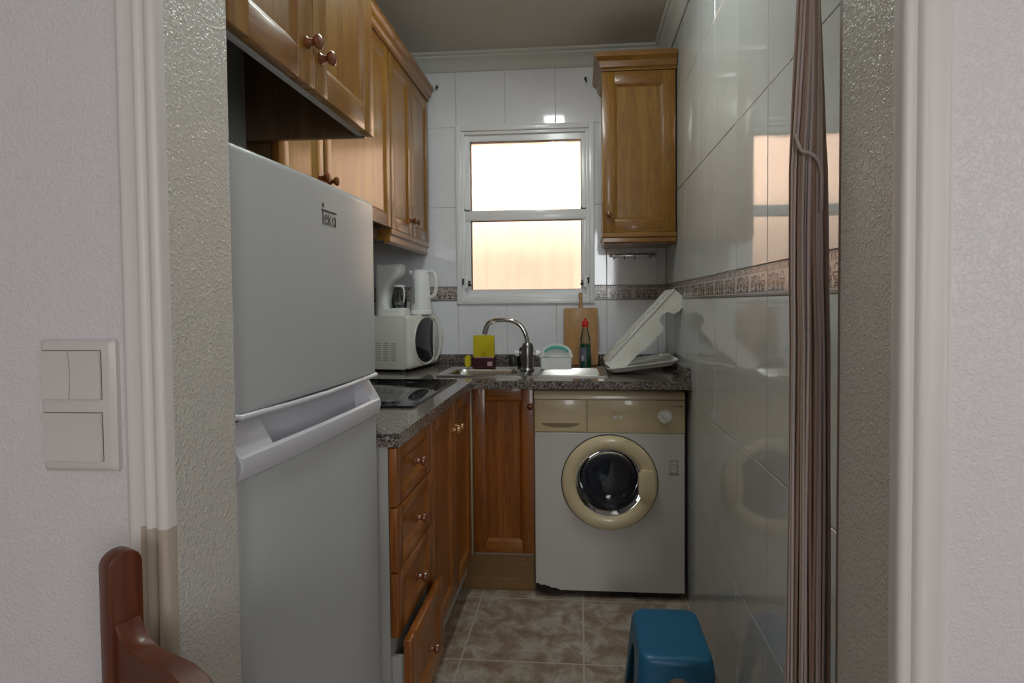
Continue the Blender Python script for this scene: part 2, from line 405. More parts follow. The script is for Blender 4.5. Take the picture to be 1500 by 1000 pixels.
def border(mb, P, us, hole=None):
    """painted border tiles: beads along the top, urns, scrolls and leaves below"""
    z0, z1 = ZBAND, ZBAND + HB
    tiles(mb, P, us, [z0, z1], hole, 2, .0001)
    inside = lambda u: hole and hole[0] - .002 < u < hole[2] + .002
    lo, hi = us[0], us[-1]
    u = lo
    def line(z, w, mi):
        segs = [(lo, hi)] if not hole else [(lo, hole[0]), (hole[2], hi)]
        for a, c in segs: ribbon(mb, P, [(a, z), (c, z)], w, mi)
    line(z0 + .004, .005, 4); line(z0 + .0105, .0014, 4); line(z1 - .003, .003, 4); line(z1 - .0155, .0016, 4)
    u = lo + .006
    while u < hi - .004:
        if not inside(u): ribbon(mb, P, [(u, z1 - .012), (u, z1 - .0062)], .005, 3 if int(u * 1000) % 2 else 5, .0004)
        u += .0125
    # motif per 0.125 m
    base = us[1] if len(us) > 2 else lo
    k0 = math.floor((lo - base) / .125) - 1
    for k in range(k0, k0 + 40):
        c = base + k * .125
        zc = z0 + .032
        items = [
            (.030, [arc(.030, zc + .004, .013, 180, 360), [(.017, zc + .004), (.043, zc + .004)], [(.023, zc - .014), (.037, zc - .014)], [(.03, zc - .009), (.03, zc - .014)], arc(.03, zc + .010, .009, 0, 180, 8)], .0024),
            (.058, [spiral(.058, zc + .008, .010, .003, -60, 300), [(.063, zc), (.056, zc - .008), (.052, zc - .014)], spiral(.054, zc - .008, .007, .002, 90, -250)], .0022),
            (.084, [arc(.084, zc + .006, .010, 200, 340), [(.084, zc - .004), (.084, zc - .015)], [(.077, zc - .015), (.091, zc - .015)], arc(.080, zc + .012, .006, 0, 220, 6), arc(.089, zc + .012, .006, -40, 180, 6)], .0026),
            (.110, [spiral(.112, zc - .004, .010, .003, 120, -240), [(.107, zc + .004), (.112, zc + .012), (.118, zc + .016)], arc(.104, zc + .01, .006, 20, 250, 7)], .0022)]
        for cu, strokes, wd in items:
            if c + cu - .014 < lo or c + cu + .014 > hi or inside(c + cu - .012) or inside(c + cu + .012): continue
            for st in strokes: ribbon(mb, P, [(c + a, z) for a, z in st], wd * 1.35, 3)
            ribbon(mb, P, [(c + cu - .008, zc - .004), (c + cu + .006, zc - .006)], .010, 5, .0002)
            ribbon(mb, P, [(c + cu - .009, z0 + .0135), (c + cu + .009, z0 + .0135)], .0035, 3, .0003)

WX0, WX1, WZ0, WZ1 = -.600, .058, h(.015), h(.872)      # hole in the wall for the window
vb = [0, ZBAND - 1.2 + 0.0, ZBAND - .8, ZBAND - .4, ZBAND]
vb = sorted(set([0.0] + [z for z in (ZBAND - .8, ZBAND - .4, ZBAND) if z > 0]))
va = [ZBAND + HB, ZBAND + HB + .4, ZBAND + HB + .8, ZBAND + HB + 1.2]; va = [z for z in va if z < ZC] + [ZC]
TM = [M['tile'], M['grout'], M['border'], M['border_ink'], M['border_line'], M['border_tan'], M['plaster']]
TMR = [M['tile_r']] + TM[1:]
# back wall
b = MB()
P = lambda u, v, d: Vector((u, YB - d, v))
us = rng(-.6139, .25, XL, XR)
hole = (WX0, WZ0, WX1, WZ1)
tiles(b, P, us, vb, hole); tiles(b, P, us, va, hole); border(b, P, us, hole)
for lo, hi in (((XL - .1, 0), (WX0, ZC)), ((WX1, 0), (XR + .1, ZC)), ((WX0, 0), (WX1, WZ0)), ((WX0, WZ1), (WX1, ZC))):
    b.box((lo[0], YB + .0035, lo[1]), (hi[0], YB + .15, hi[1]), mi=1)
struct('wall_back', b, TM, 'glazed white tile wall with a patterned border strip', 0)
# right wall
b = MB(); P = lambda u, v, d: Vector((XR - d, u, v))
us = rng(YB - .2314, .25, YF1, YB)
tiles(b, P, us, vb); tiles(b, P, us, va); border(b, P, us)
b.box((XR + .0035, YF1 + .0005, 0), (XR + .12, YB + .1, ZC), mi=1)
struct('wall_right', b, TMR, 'glossy grey-green tiled wall with a patterned border strip', 0)
# left wall
b = MB(); P = lambda u, v, d: Vector((XL + d, u, v))
tiles(b, P, us, vb); tiles(b, P, us, va); border(b, P, us)
b.box((XL - .12, YF1 + .0005, 0), (XL - .0035, YB + .1, ZC), mi=1)
struct('wall_left', b, TMR, None, 0)
# wall with the opening
b = MB()
b.box((-2.3, YF0, 0), (JL, YF1, ZC)); b.box((JR, YF0, 0), (1.9, YF1, ZC)); b.box((JL, YF0, ZO), (JR, YF1, ZC))
for f in b.bm.faces:
    c = f.calc_center_median()
    if min(abs(c.x - JL), abs(c.x - JR)) < 1e-4: f.material_index = 1
struct('wall_front', b, [M['plaster'], M['jamb']], 'textured plaster wall around the open kitchen doorway', 0)
b = MB(); b.box((-2.4, -3.3, 0), (-2.3, YF0, ZC)); struct('wall_living_left', b, M['plaster'], None, 0)
b = MB(); b.box((1.9, -3.3, 0), (2.0, YF0, ZC)); struct('wall_living_right', b, M['plaster'], None, 0)
b = MB(); b.box((-2.4, -3.4, 0), (2.0, -3.3, ZC)); struct('wall_rear', b, M['plaster'], None, 0)
# moulded door casing, profile (distance from opening, projection)
prof = [(0, 0), (0, .012), (.002, .0155), (.006, .017), (.011, .0165), (.014, .0135), (.016, .010), (.018, .0095), (.0195, .0125), (.022, .0145), (.026, .0145), (.0275, .012), (.029, .008), (.032, .0065), (.040, .0065), (.047, .0075), (.050, .0085), (.053, .0075), (.055, .004), (.058, .0035), (.060, 0)]
def casing(name, side, label):
    b = MB(); s_ = -1 if side == 'L' else 1; x0 = JL if side == 'L' else JR
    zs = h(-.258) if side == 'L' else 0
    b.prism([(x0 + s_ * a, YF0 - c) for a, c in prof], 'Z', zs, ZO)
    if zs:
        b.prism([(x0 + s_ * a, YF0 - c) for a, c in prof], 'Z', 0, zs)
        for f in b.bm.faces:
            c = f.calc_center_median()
            if c.z < zs - .01 and abs(c.x - x0) < .0415: f.material_index = 1  # lower inner part of the left casing is a darker yellow-brown
    return struct(name, b, [M['gloss_trim'], M['lower_trim']], label, 50)
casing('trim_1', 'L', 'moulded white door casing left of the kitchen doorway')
casing('trim_2', 'R', 'moulded white door casing right of the kitchen doorway')
b = MB(); b.prism([(YF0 - c, ZO + a) for a, c in prof], 'X', JL - .06, JR + .06); struct('trim_3', b, M['gloss_trim'])
# cornices
cp = [(0, 0), (0, -.078), (.006, -.079), (.012, -.072), (.016, -.055), (.026, -.038), (.040, -.026), (.046, -.022), (.048, -.014), (.054, -.013), (.060, -.009), (.062, 0)]
b = MB(); b.prism([(YB - a, ZC + c) for a, c in cp], 'X', XL, XR); struct('trim_4', b, M['cornice'], 'plaster cornice over the window wall', 50)
b = MB(); b.prism([(XR - a, ZC + c) for a, c in cp], 'Y', YF1, YB); struct('trim_5', b, M['cornice'], 'plaster cornice along the right wall', 50)
b = MB(); b.prism([(XL + a, ZC + c) for a, c in cp], 'Y', YF1, YB); struct('trim_6', b, M['cornice'], None, 50)
b = MB(); b.box((JR - .0008, YF1 - .001, 0), (JR + .006, YF1 + .006, ZO), .002); struct('trim_7', b, M['tan_edge'], 'thin brown edge strip on the right side of the doorway')

# ------------------------------------------------------------------ window
win = bpy.data.objects.new('window_1', None); COL.objects.link(win); win.location = ((WX0 + WX1) / 2, YB, WZ0); win['kind'] = 'structure'
win['label'] = 'white two-light window over the sink'
def frame_ring(b, x0, z0, x1, z1, w, y0, y1, bev=.002, mi=0):
    b.box((x0, y0, z0), (x0 + w, y1, z1), bev, mi); b.box((x1 - w, y0, z0), (x1, y1, z1), bev, mi)
    b.box((x0 + w, y0, z0), (x1 - w, y1, z0 + w), bev, mi); b.box((x0 + w, y0, z1 - w), (x1 - w, y1, z1), bev, mi)
b = MB(); frame_ring(b, -.6165, h(-.003), .076, h(.888), .026, YB - .012, YB + .05)
b.build('window_frame', M['white_alu'], win)
b = MB(); frame_ring(b, -.5905, h(.023), .050, h(.862), .016, YB - .002, YB + .06)
b.box((-.576, YB + .004, h(.417)), (.036, YB + .055, h(.467)), .003)
b.box((-.548, YB + .0125, h(.035)), (.012, YB + .055, h(.068)), .0); b.box((-.548, YB + .0125, h(.814)), (.012, YB + .055, h(.850)), .0)
b.box((-.580, YB + .012, h(.035)), (-.547, YB + .055, h(.85)), .003); b.box((.011, YB + .012, h(.035)), (.042, YB + .055, h(.85)), .003)
b.build('sash', M['white_alu'], win)
b = MB()
for z0, z1 in ((.068, .417), (.467, .814)):
    frame_ring(b, -.548, h(z0) - .001, .012, h(z1) + .001, .0028, YB + .018, YB + .05, 0)
b.build('gasket', M['rubber'], win)
for z0, z1 in ((.068, .417), (.467, .814)):
    b = MB(); b.box((-.5455, YB + .034, h(z0) + .001), (.0095, YB + .038, h(z1) - .001)); b.build('pane', M['pane'], win)
for x in (-.570, .030):
    s_ = 1 if x < 0 else -1
    b = MB(); b.box((x - .008, YB - .012, h(.075)), (x + .008, YB + .014, h(.135)), .003)
    b.box((x - s_ * .016 - .003, YB - .010, h(.095)), (x - s_ * .016 + .003, YB + .0, h(.125)), .001, 1)
    b.box((x - s_ * .018, YB - .008, h(.118)), (x, YB - .002, h(.122)), 0, 1)
    b.box((x + s_ * .010, YB - .010, h(.088)), (x + s_ * .024, YB + .014, h(.100)), .002, 1)
    b.box((x + s_ * .012, YB - .008, h(.104)), (x + s_ * .020, YB + .014, h(.114)), .002, 1)
    b.build('latch', [M['white_alu'], M['rubber']], win)
for x in (-.562, .024):
    b = MB(); b.box((x - .014, YB - .002, h(.466)), (x + .014, YB + .006, h(.470)), .001); b.box((x - .013, YB - .002, h(.466)), (x - .010, YB + .006, h(.478)), .001)
    b.build('catch', M['rubber'], win)
# sill behind, the blind hanging outside and its roller box
b = MB(); nx = 90; rows = [h(-.35), h(.25), h(.915)]
def fold(u): return .010 * math.sin(u * 34) + .004 * math.sin(u * 71 + 1)
x0, x1 = -1.3, .75
g = [[b.bm.verts.new((x0 + (x1 - x0) * i / nx, 3.14 + fold(x0 + (x1 - x0) * i / nx) * (1.3 - .5 * j), z)) for i in range(nx + 1)] for j, z in enumerate(rows)]
for j in range(2):
    for i in range(nx): b.bm.faces.new((g[j][i], g[j][i + 1], g[j + 1][i + 1], g[j + 1][i]))
aw = thing('awning', 'peach cloth sun blind hanging outside the window', 'awning', (-.27, 3.14, h(-.35)))
o = b.build('cloth', M['awning'], aw); sm = o.modifiers.new('thick', 'SOLIDIFY'); sm.thickness = .001
b = MB(); b.box((x0, 3.10, h(.915)), (x1, 3.17, h(.99)), .01); b.build('roller_box', M['white_alu'], aw)
b = MB(); b.cone((x0, 3.14, h(-.35)), (x1, 3.14, h(-.35)), .012); b.build('bottom_bar', M['white_alu'], aw)
b = MB(); b.box((x0, YB + .152, h(.99)), (x1, 3.2, h(1.01))); b.build('bracket', M['white_alu'], aw)
# unseen parapet added to keep sun off the blind's lower half, and yard floor
b = MB(); b.box((-3, 3.75, 0), (2.5, 3.9, h(1.22))); struct('wall_shade_added', b, M['plaster'], None, 0)
b = MB(); b.box((-3, YB + .15, -.2), (2.5, 3.75, -.1)); struct('floor_yard', b, M['plaster'], None, 0)

# ------------------------------------------------------------------ joinery helpers
def knob(parent, p, n, mt, r=.0135, L=.030):
    """turned knob, axis along n from base p"""
    q = Vector(n).to_track_quat('Z', 'Y').to_matrix().to_4x4(); T = Matrix.Translation(p) @ q
    b = MB(T); s_ = r / .0135
    b.lathe([(.0001, -.001), (.0105 * s_, -.001), (.0105 * s_, .003), (.007 * s_, .006), (.0055 * s_, L * .4), (.0065 * s_, L * .5), (.011 * s_, L * .58), (r, L * .72), (.0125 * s_, L * .88), (.008 * s_, L * .97), (.0001, L)], seg=24)
    return b.build('knob', mt, parent)
def panel_door(name, parent, T, w, hh, th, mv, mh, fr=.052, knob_at=None, km=None, frt=None):
    """framed door: local x = width, y = -thickness direction (front face at y=0, back at y=th), z = up"""
    frt = frt or fr
    b = MB(T)
    bv = .003
    b.box((0, 0, 0), (fr, th, hh), bv, 0); b.box((w - fr, 0, 0), (w, th, hh), bv, 0)
    b.box((fr - .001, .0004, 0), (w - fr + .001, th, frt), bv, 1); b.box((fr - .001, .0004, hh - frt), (w - fr + .001, th, hh), bv, 1)
    # sloping inner moulding and flat panel
    a = .011; d1 = .008
    x0, x1, z0, z1 = fr - .0005, w - fr + .0005, frt - .0005, hh - frt + .0005
    o = [(x0, .0015, z0), (x1, .0015, z0), (x1, .0015, z1), (x0, .0015, z1)]
    i = [(x0 + a, d1, z0 + a), (x1 - a, d1, z0 + a), (x1 - a, d1, z1 - a), (x0 + a, d1, z1 - a)]
    for k in range(4): b.face([o[k], o[(k + 1) % 4], i[(k + 1) % 4], i[k]], 1 if k % 2 == 0 else 0)
    b.face(i, 0)
    b.box((x0, d1 + .002, z0), (x1, th - .001, z1), 0, 0)
    dr = b.build(name, [mv, mh], parent)
    if knob_at:
        p = T @ Vector((knob_at[0], 0, knob_at[1])); n = (T.to_3x3() @ Vector((0, -1, 0)))
        knob(dr, p, n, km or M['knob'])
    return dr
def T_left(x, y, z):      # door facing +X: local x -> +Y , local y -> -X
    return Matrix(((0, -1, 0, x), (1, 0, 0, y), (0, 0, 1, z), (0, 0, 0, 1)))
def T_back(x, y, z):      # door facing -Y
    return Matrix.Translation((x, y, z))

# ------------------------------------------------------------------ cabinet over the fridge
cf = thing('wall_cabinet', 'pine wall cabinet hanging over the white fridge, with two knobbed doors', 'cabinet', (-.65, 1.03, h(.40)))
b = MB(); y0, y1 = .752, 1.318
b.box((-.800, y1 - .018, h(.398)), (-.508, y1, 2.32), .001)
b.box((-.800, y0, h(.398)), (-.508, y0 + .018, 2.32), .001); b.box((-.800, y0, 2.30), (-.508, y1, 2.32))
b.box((-XL * -1 + .001, 1.24, 2.26), (-.80, 1.30, 2.30)); b.box((-XL * -1 + .001, .78, 2.26), (-.80, .84, 2.30))
b.build('carcass', M['dark_wood'], cf)
b = MB(); b.box((-.806, y0 + .018, h(.30)), (-.799, y1 - .019, 2.30)); b.build('back_panel', M['grey_mel'], cf)
b = MB(); b.box((-.524, y0 + .01, h(.399)), (-.508, y1 - .006, h(.43)), .001); b.build('bottom_rail', M['white_mel'], cf)
panel_door('door', cf, T_left(-.487, y0, h(.398)), .258, .70, .020, M['wood_v'], M['wood_h'], .055, (.232, .074))
panel_door('door', cf, T_left(-.487, 1.012, h(.398)), .300, .70, .020, M['wood_v'], M['wood_h'], .055, (.026, .068))

# ------------------------------------------------------------------ row of wall cabinets on the left
def crown(b, x, y0, y1, z):
    pr = [(x - .06, z), (x + .006, z), (x + .008, z + .012), (x + .016, z + .020), (x + .020, z + .040), (x + .030, z + .050), (x + .032, z + .062), (x - .06, z + .062)]
    b.prism([(a, c) for a, c in pr], 'Y', y0, y1)
XF = -.742
def wall_cab(label, y0, y1, doors, zb, zt=1.0, cr=True, valance=False, end=False):
    c = thing('wall_cabinet', label, 'cabinet', ((XL + XF) / 2, (y0 + y1) / 2, h(zb)), group='row of pine wall cabinets on the left wall')
    b = MB(); x0 = XL + .003; x1 = XF - .022
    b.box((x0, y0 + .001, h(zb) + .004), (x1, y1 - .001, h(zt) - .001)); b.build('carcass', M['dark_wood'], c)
    for a, e, k in doors:
        panel_door('door', c, T_left(XF, a, h(zb)), e - a, zt - zb, .020, M['wood_v'], M['wood_h'], .048, k, M['knob'])
    b = MB(); crown(b, XF, y0, y1, h(zt)); b.build('crown_moulding', M['wood_h'], c)
    if valance:
        b = MB(); pr = [(XF - .003, h(zb)), (XF - .003, h(zb) - .020), (XF - .010, h(zb) - .028), (XF - .010, h(zb) - .050), (XF - .018, h(zb) - .060), (XF - .034, h(zb) - .060), (XF - .034, h(zb))]
        b.prism(pr, 'Y', y0 + .004, y1); b.box((XL + .02, y0 + .004, h(zb) - .045), (XF - .034, y0 + .022, h(zb)))
        b.build('light_pelmet', M['wood_h'], c)
    return c
wall_cab('pine wall cabinet with one narrow door, just past the fridge cabinet', 1.345, 1.592, [(1.345, 1.590, (.218, .065))], .30)
hood = wall_cab('pine wall cabinet with one wide door over the black cooktop', 1.596, 2.176, [(1.597, 2.174, (.028, .065))], .302)
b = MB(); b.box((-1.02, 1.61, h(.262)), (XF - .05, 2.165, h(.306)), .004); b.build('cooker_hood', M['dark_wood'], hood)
wall_cab('pine wall cabinet with two narrow doors nearest the window', 2.180, 2.742, [(2.181, 2.453, (.245, .065)), (2.457, 2.740, (.027, .065))], .302, valance=True)

# ------------------------------------------------------------------ cabinet on the right
cr_ = thing('wall_cabinet', 'pine wall cabinet with a single door, right of the window', 'cabinet', (.26, 2.64, h(.26)))
b = MB(); b.box((.110, 2.508, h(.31)), (.424, YB - .001, h(1.005))); b.build('carcass', M['wood_v'], cr_)
panel_door('door', cr_, T_back(.103, 2.487, h(.307)), .318, .700, .020, M['wood_v'], M['wood_h'], .056, (.028, .076))
b = MB()
def cpr(d): return
levels = [(1.008, .004), (1.014, .006), (1.022, .014), (1.045, .020), (1.056, .032), (1.060, .038), (1.080, .040)]
b.loft([[(.110 - e, YB - .001, h(z)), (.110 - e, 2.487 - e * .9, h(z)), (.424, 2.487 - e * .9, h(z)), (.424, YB - .001, h(z))] for z, e in levels])
b.build('crown_moulding', M['wood_h'], cr_, 20)
b = MB(); levels = [(.306, .002), (.288, .004), (.283, -.002), (.266, -.002), (.259, -.010)]
b.loft([[(.104 - e, 2.72, h(z)), (.104 - e, 2.487 - e, h(z)), (.424, 2.487 - e, h(z)), (.424, 2.72, h(z))] for z, e in levels])
b.build('light_pelmet', M['wood_h'], cr_, 20)

# ------------------------------------------------------------------ base cabinets
XD = -.437                              # door faces of the left run
ZT, ZBT = h(-.340), h(-1.02)
du = thing('drawer_unit', 'pine base unit of four drawers beside the fridge, bottom one pulled open', 'cabinet', (-.72, 1.45, 0))
b = MB(); b.box((XL + .003, 1.292, .10), (XD - .022, 1.602, ZT)); b.build('carcass', M['white_mel'], du)
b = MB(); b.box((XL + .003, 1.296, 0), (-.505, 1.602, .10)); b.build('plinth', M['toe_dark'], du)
zz = [-.344, -.489, -.648, -.808, -1.035]
for k in range(4):
    out = .030 if k == 3 else 0
    z1, z0 = h(zz[k]), h(zz[k + 1]) + .003
    dz = .036 if k < 3 else .05
    dr = panel_door('drawer', du, T_left(XD + out, 1.290, z0), .312, z1 - z0, .020, M['red_v'], M['red_h'], .042, (.156, (z1 - z0) * .48), M['knob'], dz)
    if k == 3:
        b = MB(); x0, x1 = -.95, XD + out - .020
        b.box((x0, 1.305, z0 + .02), (x1, 1.315, z1 - .05)); b.box((x0, 1.577, z0 + .02), (x1, 1.587, z1 - .05)); b.box((x0, 1.315, z0 + .02), (x1, 1.577, z0 + .028))
        b.build('drawer_box', M['white_mel'], dr)
bc = thing('base_cabinet', 'pine base cabinet with two doors under the black cooktop', 'cabinet', (-.72, 1.91, 0))
b = MB(); b.box((XL + .003, 1.606, .10), (XD - .022, 2.20, ZT)); b.build('carcass', M['white_mel'], bc)
b = MB(); b.box((XL + .003, 1.606, 0), (-.497, 2.20, .155)); b.build('plinth', M['plinth'], bc)
panel_door('door', bc, T_left(XD, 1.606, ZBT), .297, ZT - ZBT, .020, M['red_v'], M['red_h'], .05, (.270, .585), M['knob_l'])
panel_door('door', bc, T_left(XD, 1.906, ZBT), .290, ZT - ZBT, .020, M['red_v'], M['red_h'], .05, (.027, .585), M['knob_l'])
sc_ = thing('base_cabinet', 'pine base cabinet with a single door under the sink', 'cabinet', (-.31, 2.5, 0))
YD = 2.222
b = MB(); b.box((XD + .002, YD + .022, .16), (-.192, YB - .12, ZT - .15)); b.build('carcass', M['white_mel'], sc_)
b = MB(); b.box((XD - .06, 2.268, 0), (-.190, 2.286, .175), .001); b.build('plinth', M['plinth'], sc_)
b = MB(); b.box((XD - .020, YD - .02, ZBT), (XD + .002, YD + .03, ZT), .002); b.build('corner_post', mat('pale_post', (.48, .38, .25), .5), sc_)
panel_door('door', sc_, T_back(XD + .004, YD, ZBT + .004), .248, ZT - ZBT - .004, .020, M['red_v'], M['red_h'], .050, (.236, .603), M['knob'])

# ------------------------------------------------------------------ worktop
CT, CB = h(-.305), h(-.337)
wt = thing('worktop', 'L-shaped speckled granite worktop with a low upstand', 'worktop', (-.4, 2.2, CB))
b = MB(); XE, YE = -.424, 2.165
BX0, BX1, BY0, BY1 = -.575, -.262, 2.335, 2.545
for lo, hi in (((XL + .002, 1.272), (XE, YE)), ((XL + .002, YE), (BX0, YB - .001)), ((BX0, YE), (BX1, BY0)), ((BX0, BY1), (BX1, YB - .001)), ((BX1, YE), (XR - .002, YB - .001))):
    b.box((lo[0], lo[1], CB), (hi[0], hi[1], CT))
bmesh.ops.remove_doubles(b.bm, verts=b.bm.verts, dist=1e-5)
b.build('slab', M['granite'], wt, 0)
b = MB(); b.box((XL + .020, YB - .022, CT), (XR - .002, YB - .001, CT + .048), .002); b.build('upstand', M['granite'], wt)
b = MB(); b.box((XR - .022, 2.185, CT), (XR - .002, YB - .022, CT + .048), .002); b.build('upstand', M['granite'], wt)
b = MB(); b.box((XL + .002, 1.272, CT), (XL + .020, YB - .001, CT + .048), .002)
b.build('upstand', M['granite'], wt)
# cooktop
ck = thing('cooktop', 'flat black glass cooktop set into the granite worktop', 'cooktop', (-.72, 1.88, CT))
b = MB(); b.prism(rrect(-.985, 1.592, -.484, 2.172, .006, 3), 'Z', CT + .0002, CT + .006, bev=.0012); b.build('glass_plate', M['black_glass'], ck)
for cx, cy, r in ((-.62, 1.74, .09), (-.62, 2.02, .075), (-.86, 1.74, .075), (-.86, 2.02, .09)):
    b = MB(); b.lathe([(r, .0060), (r, .0063), (r - .002, .0063), (r - .002, .0060)], (cx, cy, CT), seg=48, caps=False); b.build('cooking_ring', M['ring'], ck)

# ------------------------------------------------------------------ sink and tap
sk = thing('sink', 'stainless steel inset sink with a bowl and ribbed drainer', 'sink', (-.25, 2.43, CT))
b = MB(); zt = CT + .004
L = []
def rl(x0, y0, x1, y1, r, z): return [(x, y, z) for x, y in rrect(x0, y0, x1, y1, r, 6)]
L = [rl(-.605, 2.275, -.232, 2.600, .02, CT), rl(-.603, 2.277, -.233, 2.598, .02, zt + .002), rl(-.590, 2.300, -.236, 2.585, .03, zt),
     rl(-.570, 2.345, -.268, 2.535, .05, zt - .002), rl(-.563, 2.352, -.275, 2.528, .05, zt - .012), rl(-.548, 2.366, -.290, 2.514, .05, CT - .13), rl(-.52, 2.39, -.315, 2.49, .045, CT - .145)]
b.loft(L, cap0=False)
b.build('bowl', M['steel'], sk, 40)
b = MB(); b.cone((-.42, 2.44, CT - .146), (-.42, 2.44, CT - .140), .03); b.build('drain', M['dark_chrome'], sk)
b = MB(); L = [rl(-.233, 2.275, .118, 2.600, .018, CT), rl(-.233, 2.277, .116, 2.598, .018, zt + .002), rl(-.225, 2.292, .104, 2.586, .016, zt), rl(-.222, 2.296, .100, 2.582, .016, zt - .0018)]
b.loft(L, cap0=False)
for k in range(9):
    y = 2.33 + k * .026; b.tube([(-.16, y, zt - .002), (-.15, y, zt), (.07, y, zt), (.08, y, zt - .002)], .003, 6)
b.build('drainer', M['steel'], sk, 40)

tp = thing('tap', 'chrome swan-neck kitchen tap at the edge of the sink bowl', 'tap', (-.250, 2.490, CT))
tx, ty = -.2315, 2.470
b = MB(); b.lathe([(.0001, CT + .005), (.030, CT + .005), (.030, CT + .010), (.026, CT + .016), (.0275, CT + .05), (.0275, CT + .105), (.024, CT + .118), (.017, CT + .128), (.0001, CT + .130)], (tx, ty, 0)); b.build('body', M['dark_chrome'], tp)
b = MB(); pts = []
A = [(-.2315, h(-.180)), (-.236, h(-.150)), (-.247, h(-.122)), (-.264, h(-.098)), (-.290, h(-.082)), (-.320, h(-.0755)), (-.355, h(-.0745)), (-.385, h(-.0785)), (-.405, h(-.090)), (-.416, h(-.108)), (-.425, h(-.138))]
def smooth(P_, n=5):
    out = []
    for i in range(len(P_) - 1):
        p0, p1, p2, p3 = (Vector(P_[max(i - 1, 0)]), Vector(P_[i]), Vector(P_[i + 1]), Vector(P_[min(i + 2, len(P_) - 1)]))
        for k in range(n):
            t = k / n; out.append(.5 * ((2 * p1) + (p2 - p0) * t + (2 * p0 - 5 * p1 + 4 * p2 - p3) * t * t + (3 * p1 - p0 - 3 * p2 + p3) * t ** 3))
    out.append(Vector(P_[-1])); return out
sp = smooth([(x, ty, z) for x, z in A], 4)
b.tube(sp, .0105, 14); e0, e1 = sp[-6], sp[-1]; b.cone(e0, e1, .0125, seg=16)
b.build('spout', M['chrome'], tp)
for s_ in (-1, 1):
    b = MB(); b.cone((tx + s_ * .025, ty, CT + .082), (tx + s_ * .040, ty, CT + .082), .009, mi=1); b.cone((tx + s_ * .038, ty, CT + .082), (tx + s_ * .056, ty, CT + .082), .014, .012, mi=0)
    b.build('handle', [M['white_pl'], M['chrome']], tp)

# things round the sink
def sp_box(b, x0, x1, y, th, z0, z1, r=.008, mi=0, T=None):
    b.prism(rrect(x0, z0, x1, z1, r, 4), 'Y', y - th / 2, y + th / 2, mi, .003)
cd = thing('sponge_holder', 'dark maroon sponge holder with a pink label at the back of the sink', 'sponge holder', (-.44, 2.575, zt))
b = MB(); z0 = zt + .002; L = [rl(-.496, 2.545, -.392, 2.590, .008, z0), rl(-.500, 2.541, -.388, 2.594, .009, z0 + .048), rl(-.503, 2.538, -.385, 2.597, .009, z0 + .052), rl(-.496, 2.545, -.392, 2.590, .008, z0 + .050), rl(-.494, 2.547, -.394, 2.588, .007, z0 + .006)]
b.loft(L); b.build('tub', M['maroon'], cd)
b = MB(); b.box((-.425, 2.5425, z0 + .010), (-.402, 2.5445, z0 + .030), .0005); b.box((-.484, 2.5375, z0 + .0475), (-.394, 2.5395, z0 + .0525), .0005); b.build('label_patch', M['pink'], cd)
b = MB(); sp_box(b, -.4930, -.3950, 2.5675, .024, z0 + .008, z0 + .15, .006)
b.bm.verts.ensure_lookup_table()
tag(b.build('sponge', M['yellow'], None), 'large yellow sponge standing upright in the maroon holder', 'sponge').location = (-.0, 0, 0)
b = MB(); b.prism(rrect(-.535, zt + .003, -.5060, zt + .058, .012, 4), 'Y', 2.560, 2.580, bev=.004)
tag(b.build('scouring_pad', M['yellow'], None), 'small yellow pad behind the left side of the maroon holder', 'sponge')
b = MB(); sp_box(b, -.350, -.318, 2.745, .03, CT, CT + .050, .004)  # black block added in place of a dark reflection in the upstand
tag(b.build('dark_reflection_block', M['black'], None), 'small black block standing in for a dark reflection in the granite upstand behind the tap', 'scourer')
gl = MB(); gl.lathe([(.0001, .002), (.036, .002), (.040, .006), (.041, .05), (.037, .075), (.024, .092), (.0001, .098), (.0001, .096), (.022, .090), (.035, .073), (.0388, .05), (.038, .008), (.034, .004), (.0001, .004)], (-.262, 2.68, CT), seg=28)
tag(gl.build('glass_dome', M['clear_pl'], None), 'upturned clear glass behind the tap', 'glass')

wb = thing('sponge_box', 'white plastic sponge box with a domed back, right of the tap', 'box', (-.105, 2.54, zt))
b = MB(); z0 = zt + .003; n_ = 16
b.loft([rl(-.176, 2.505, -.038, 2.580, .010, z0), rl(-.180, 2.500, -.034, 2.584, .012, z0 + .05), rl(-.183, 2.497, -.031, 2.587, .012, z0 + .054), rl(-.178, 2.503, -.036, 2.581, .010, z0 + .053), rl(-.172, 2.510, -.042, 2.575, .010, z0 + .006)])
dome = [(-.180, z0 + .03)] + [(-.107 + .073 * math.cos(math.radians(a)), z0 + .052 + .056 * math.sin(math.radians(a)) ** .8) for a in range(180, -1, -12)] + [(-.034, z0 + .03)]
b.prism(dome, 'Y', 2.578, 2.584); b.build('tub', M['white_pl'], wb)
b = MB(); b.box((-.166, 2.4985, z0 + .052), (-.140, 2.5005, z0 + .056), .0005); b.build('slot', M['black'], wb)
b = MB(); pad = [(-.107 + .060 * math.cos(math.radians(a)), z0 + .062 + (.038 + .0015 * (1 if (a // 6) % 2 else -1)) * math.sin(math.radians(a))) for a in range(162, 17, -6)] + [(-.107 + .052 * math.cos(math.radians(a)), z0 + .062 + .024 * math.sin(math.radians(a))) for a in range(18, 163, 6)]
b.prism(pad, 'Y', 2.562, 2.5782)
tag(b.build('scouring_pad', M['teal'], None), 'curved teal scouring pad in the white sponge box', 'scourer')

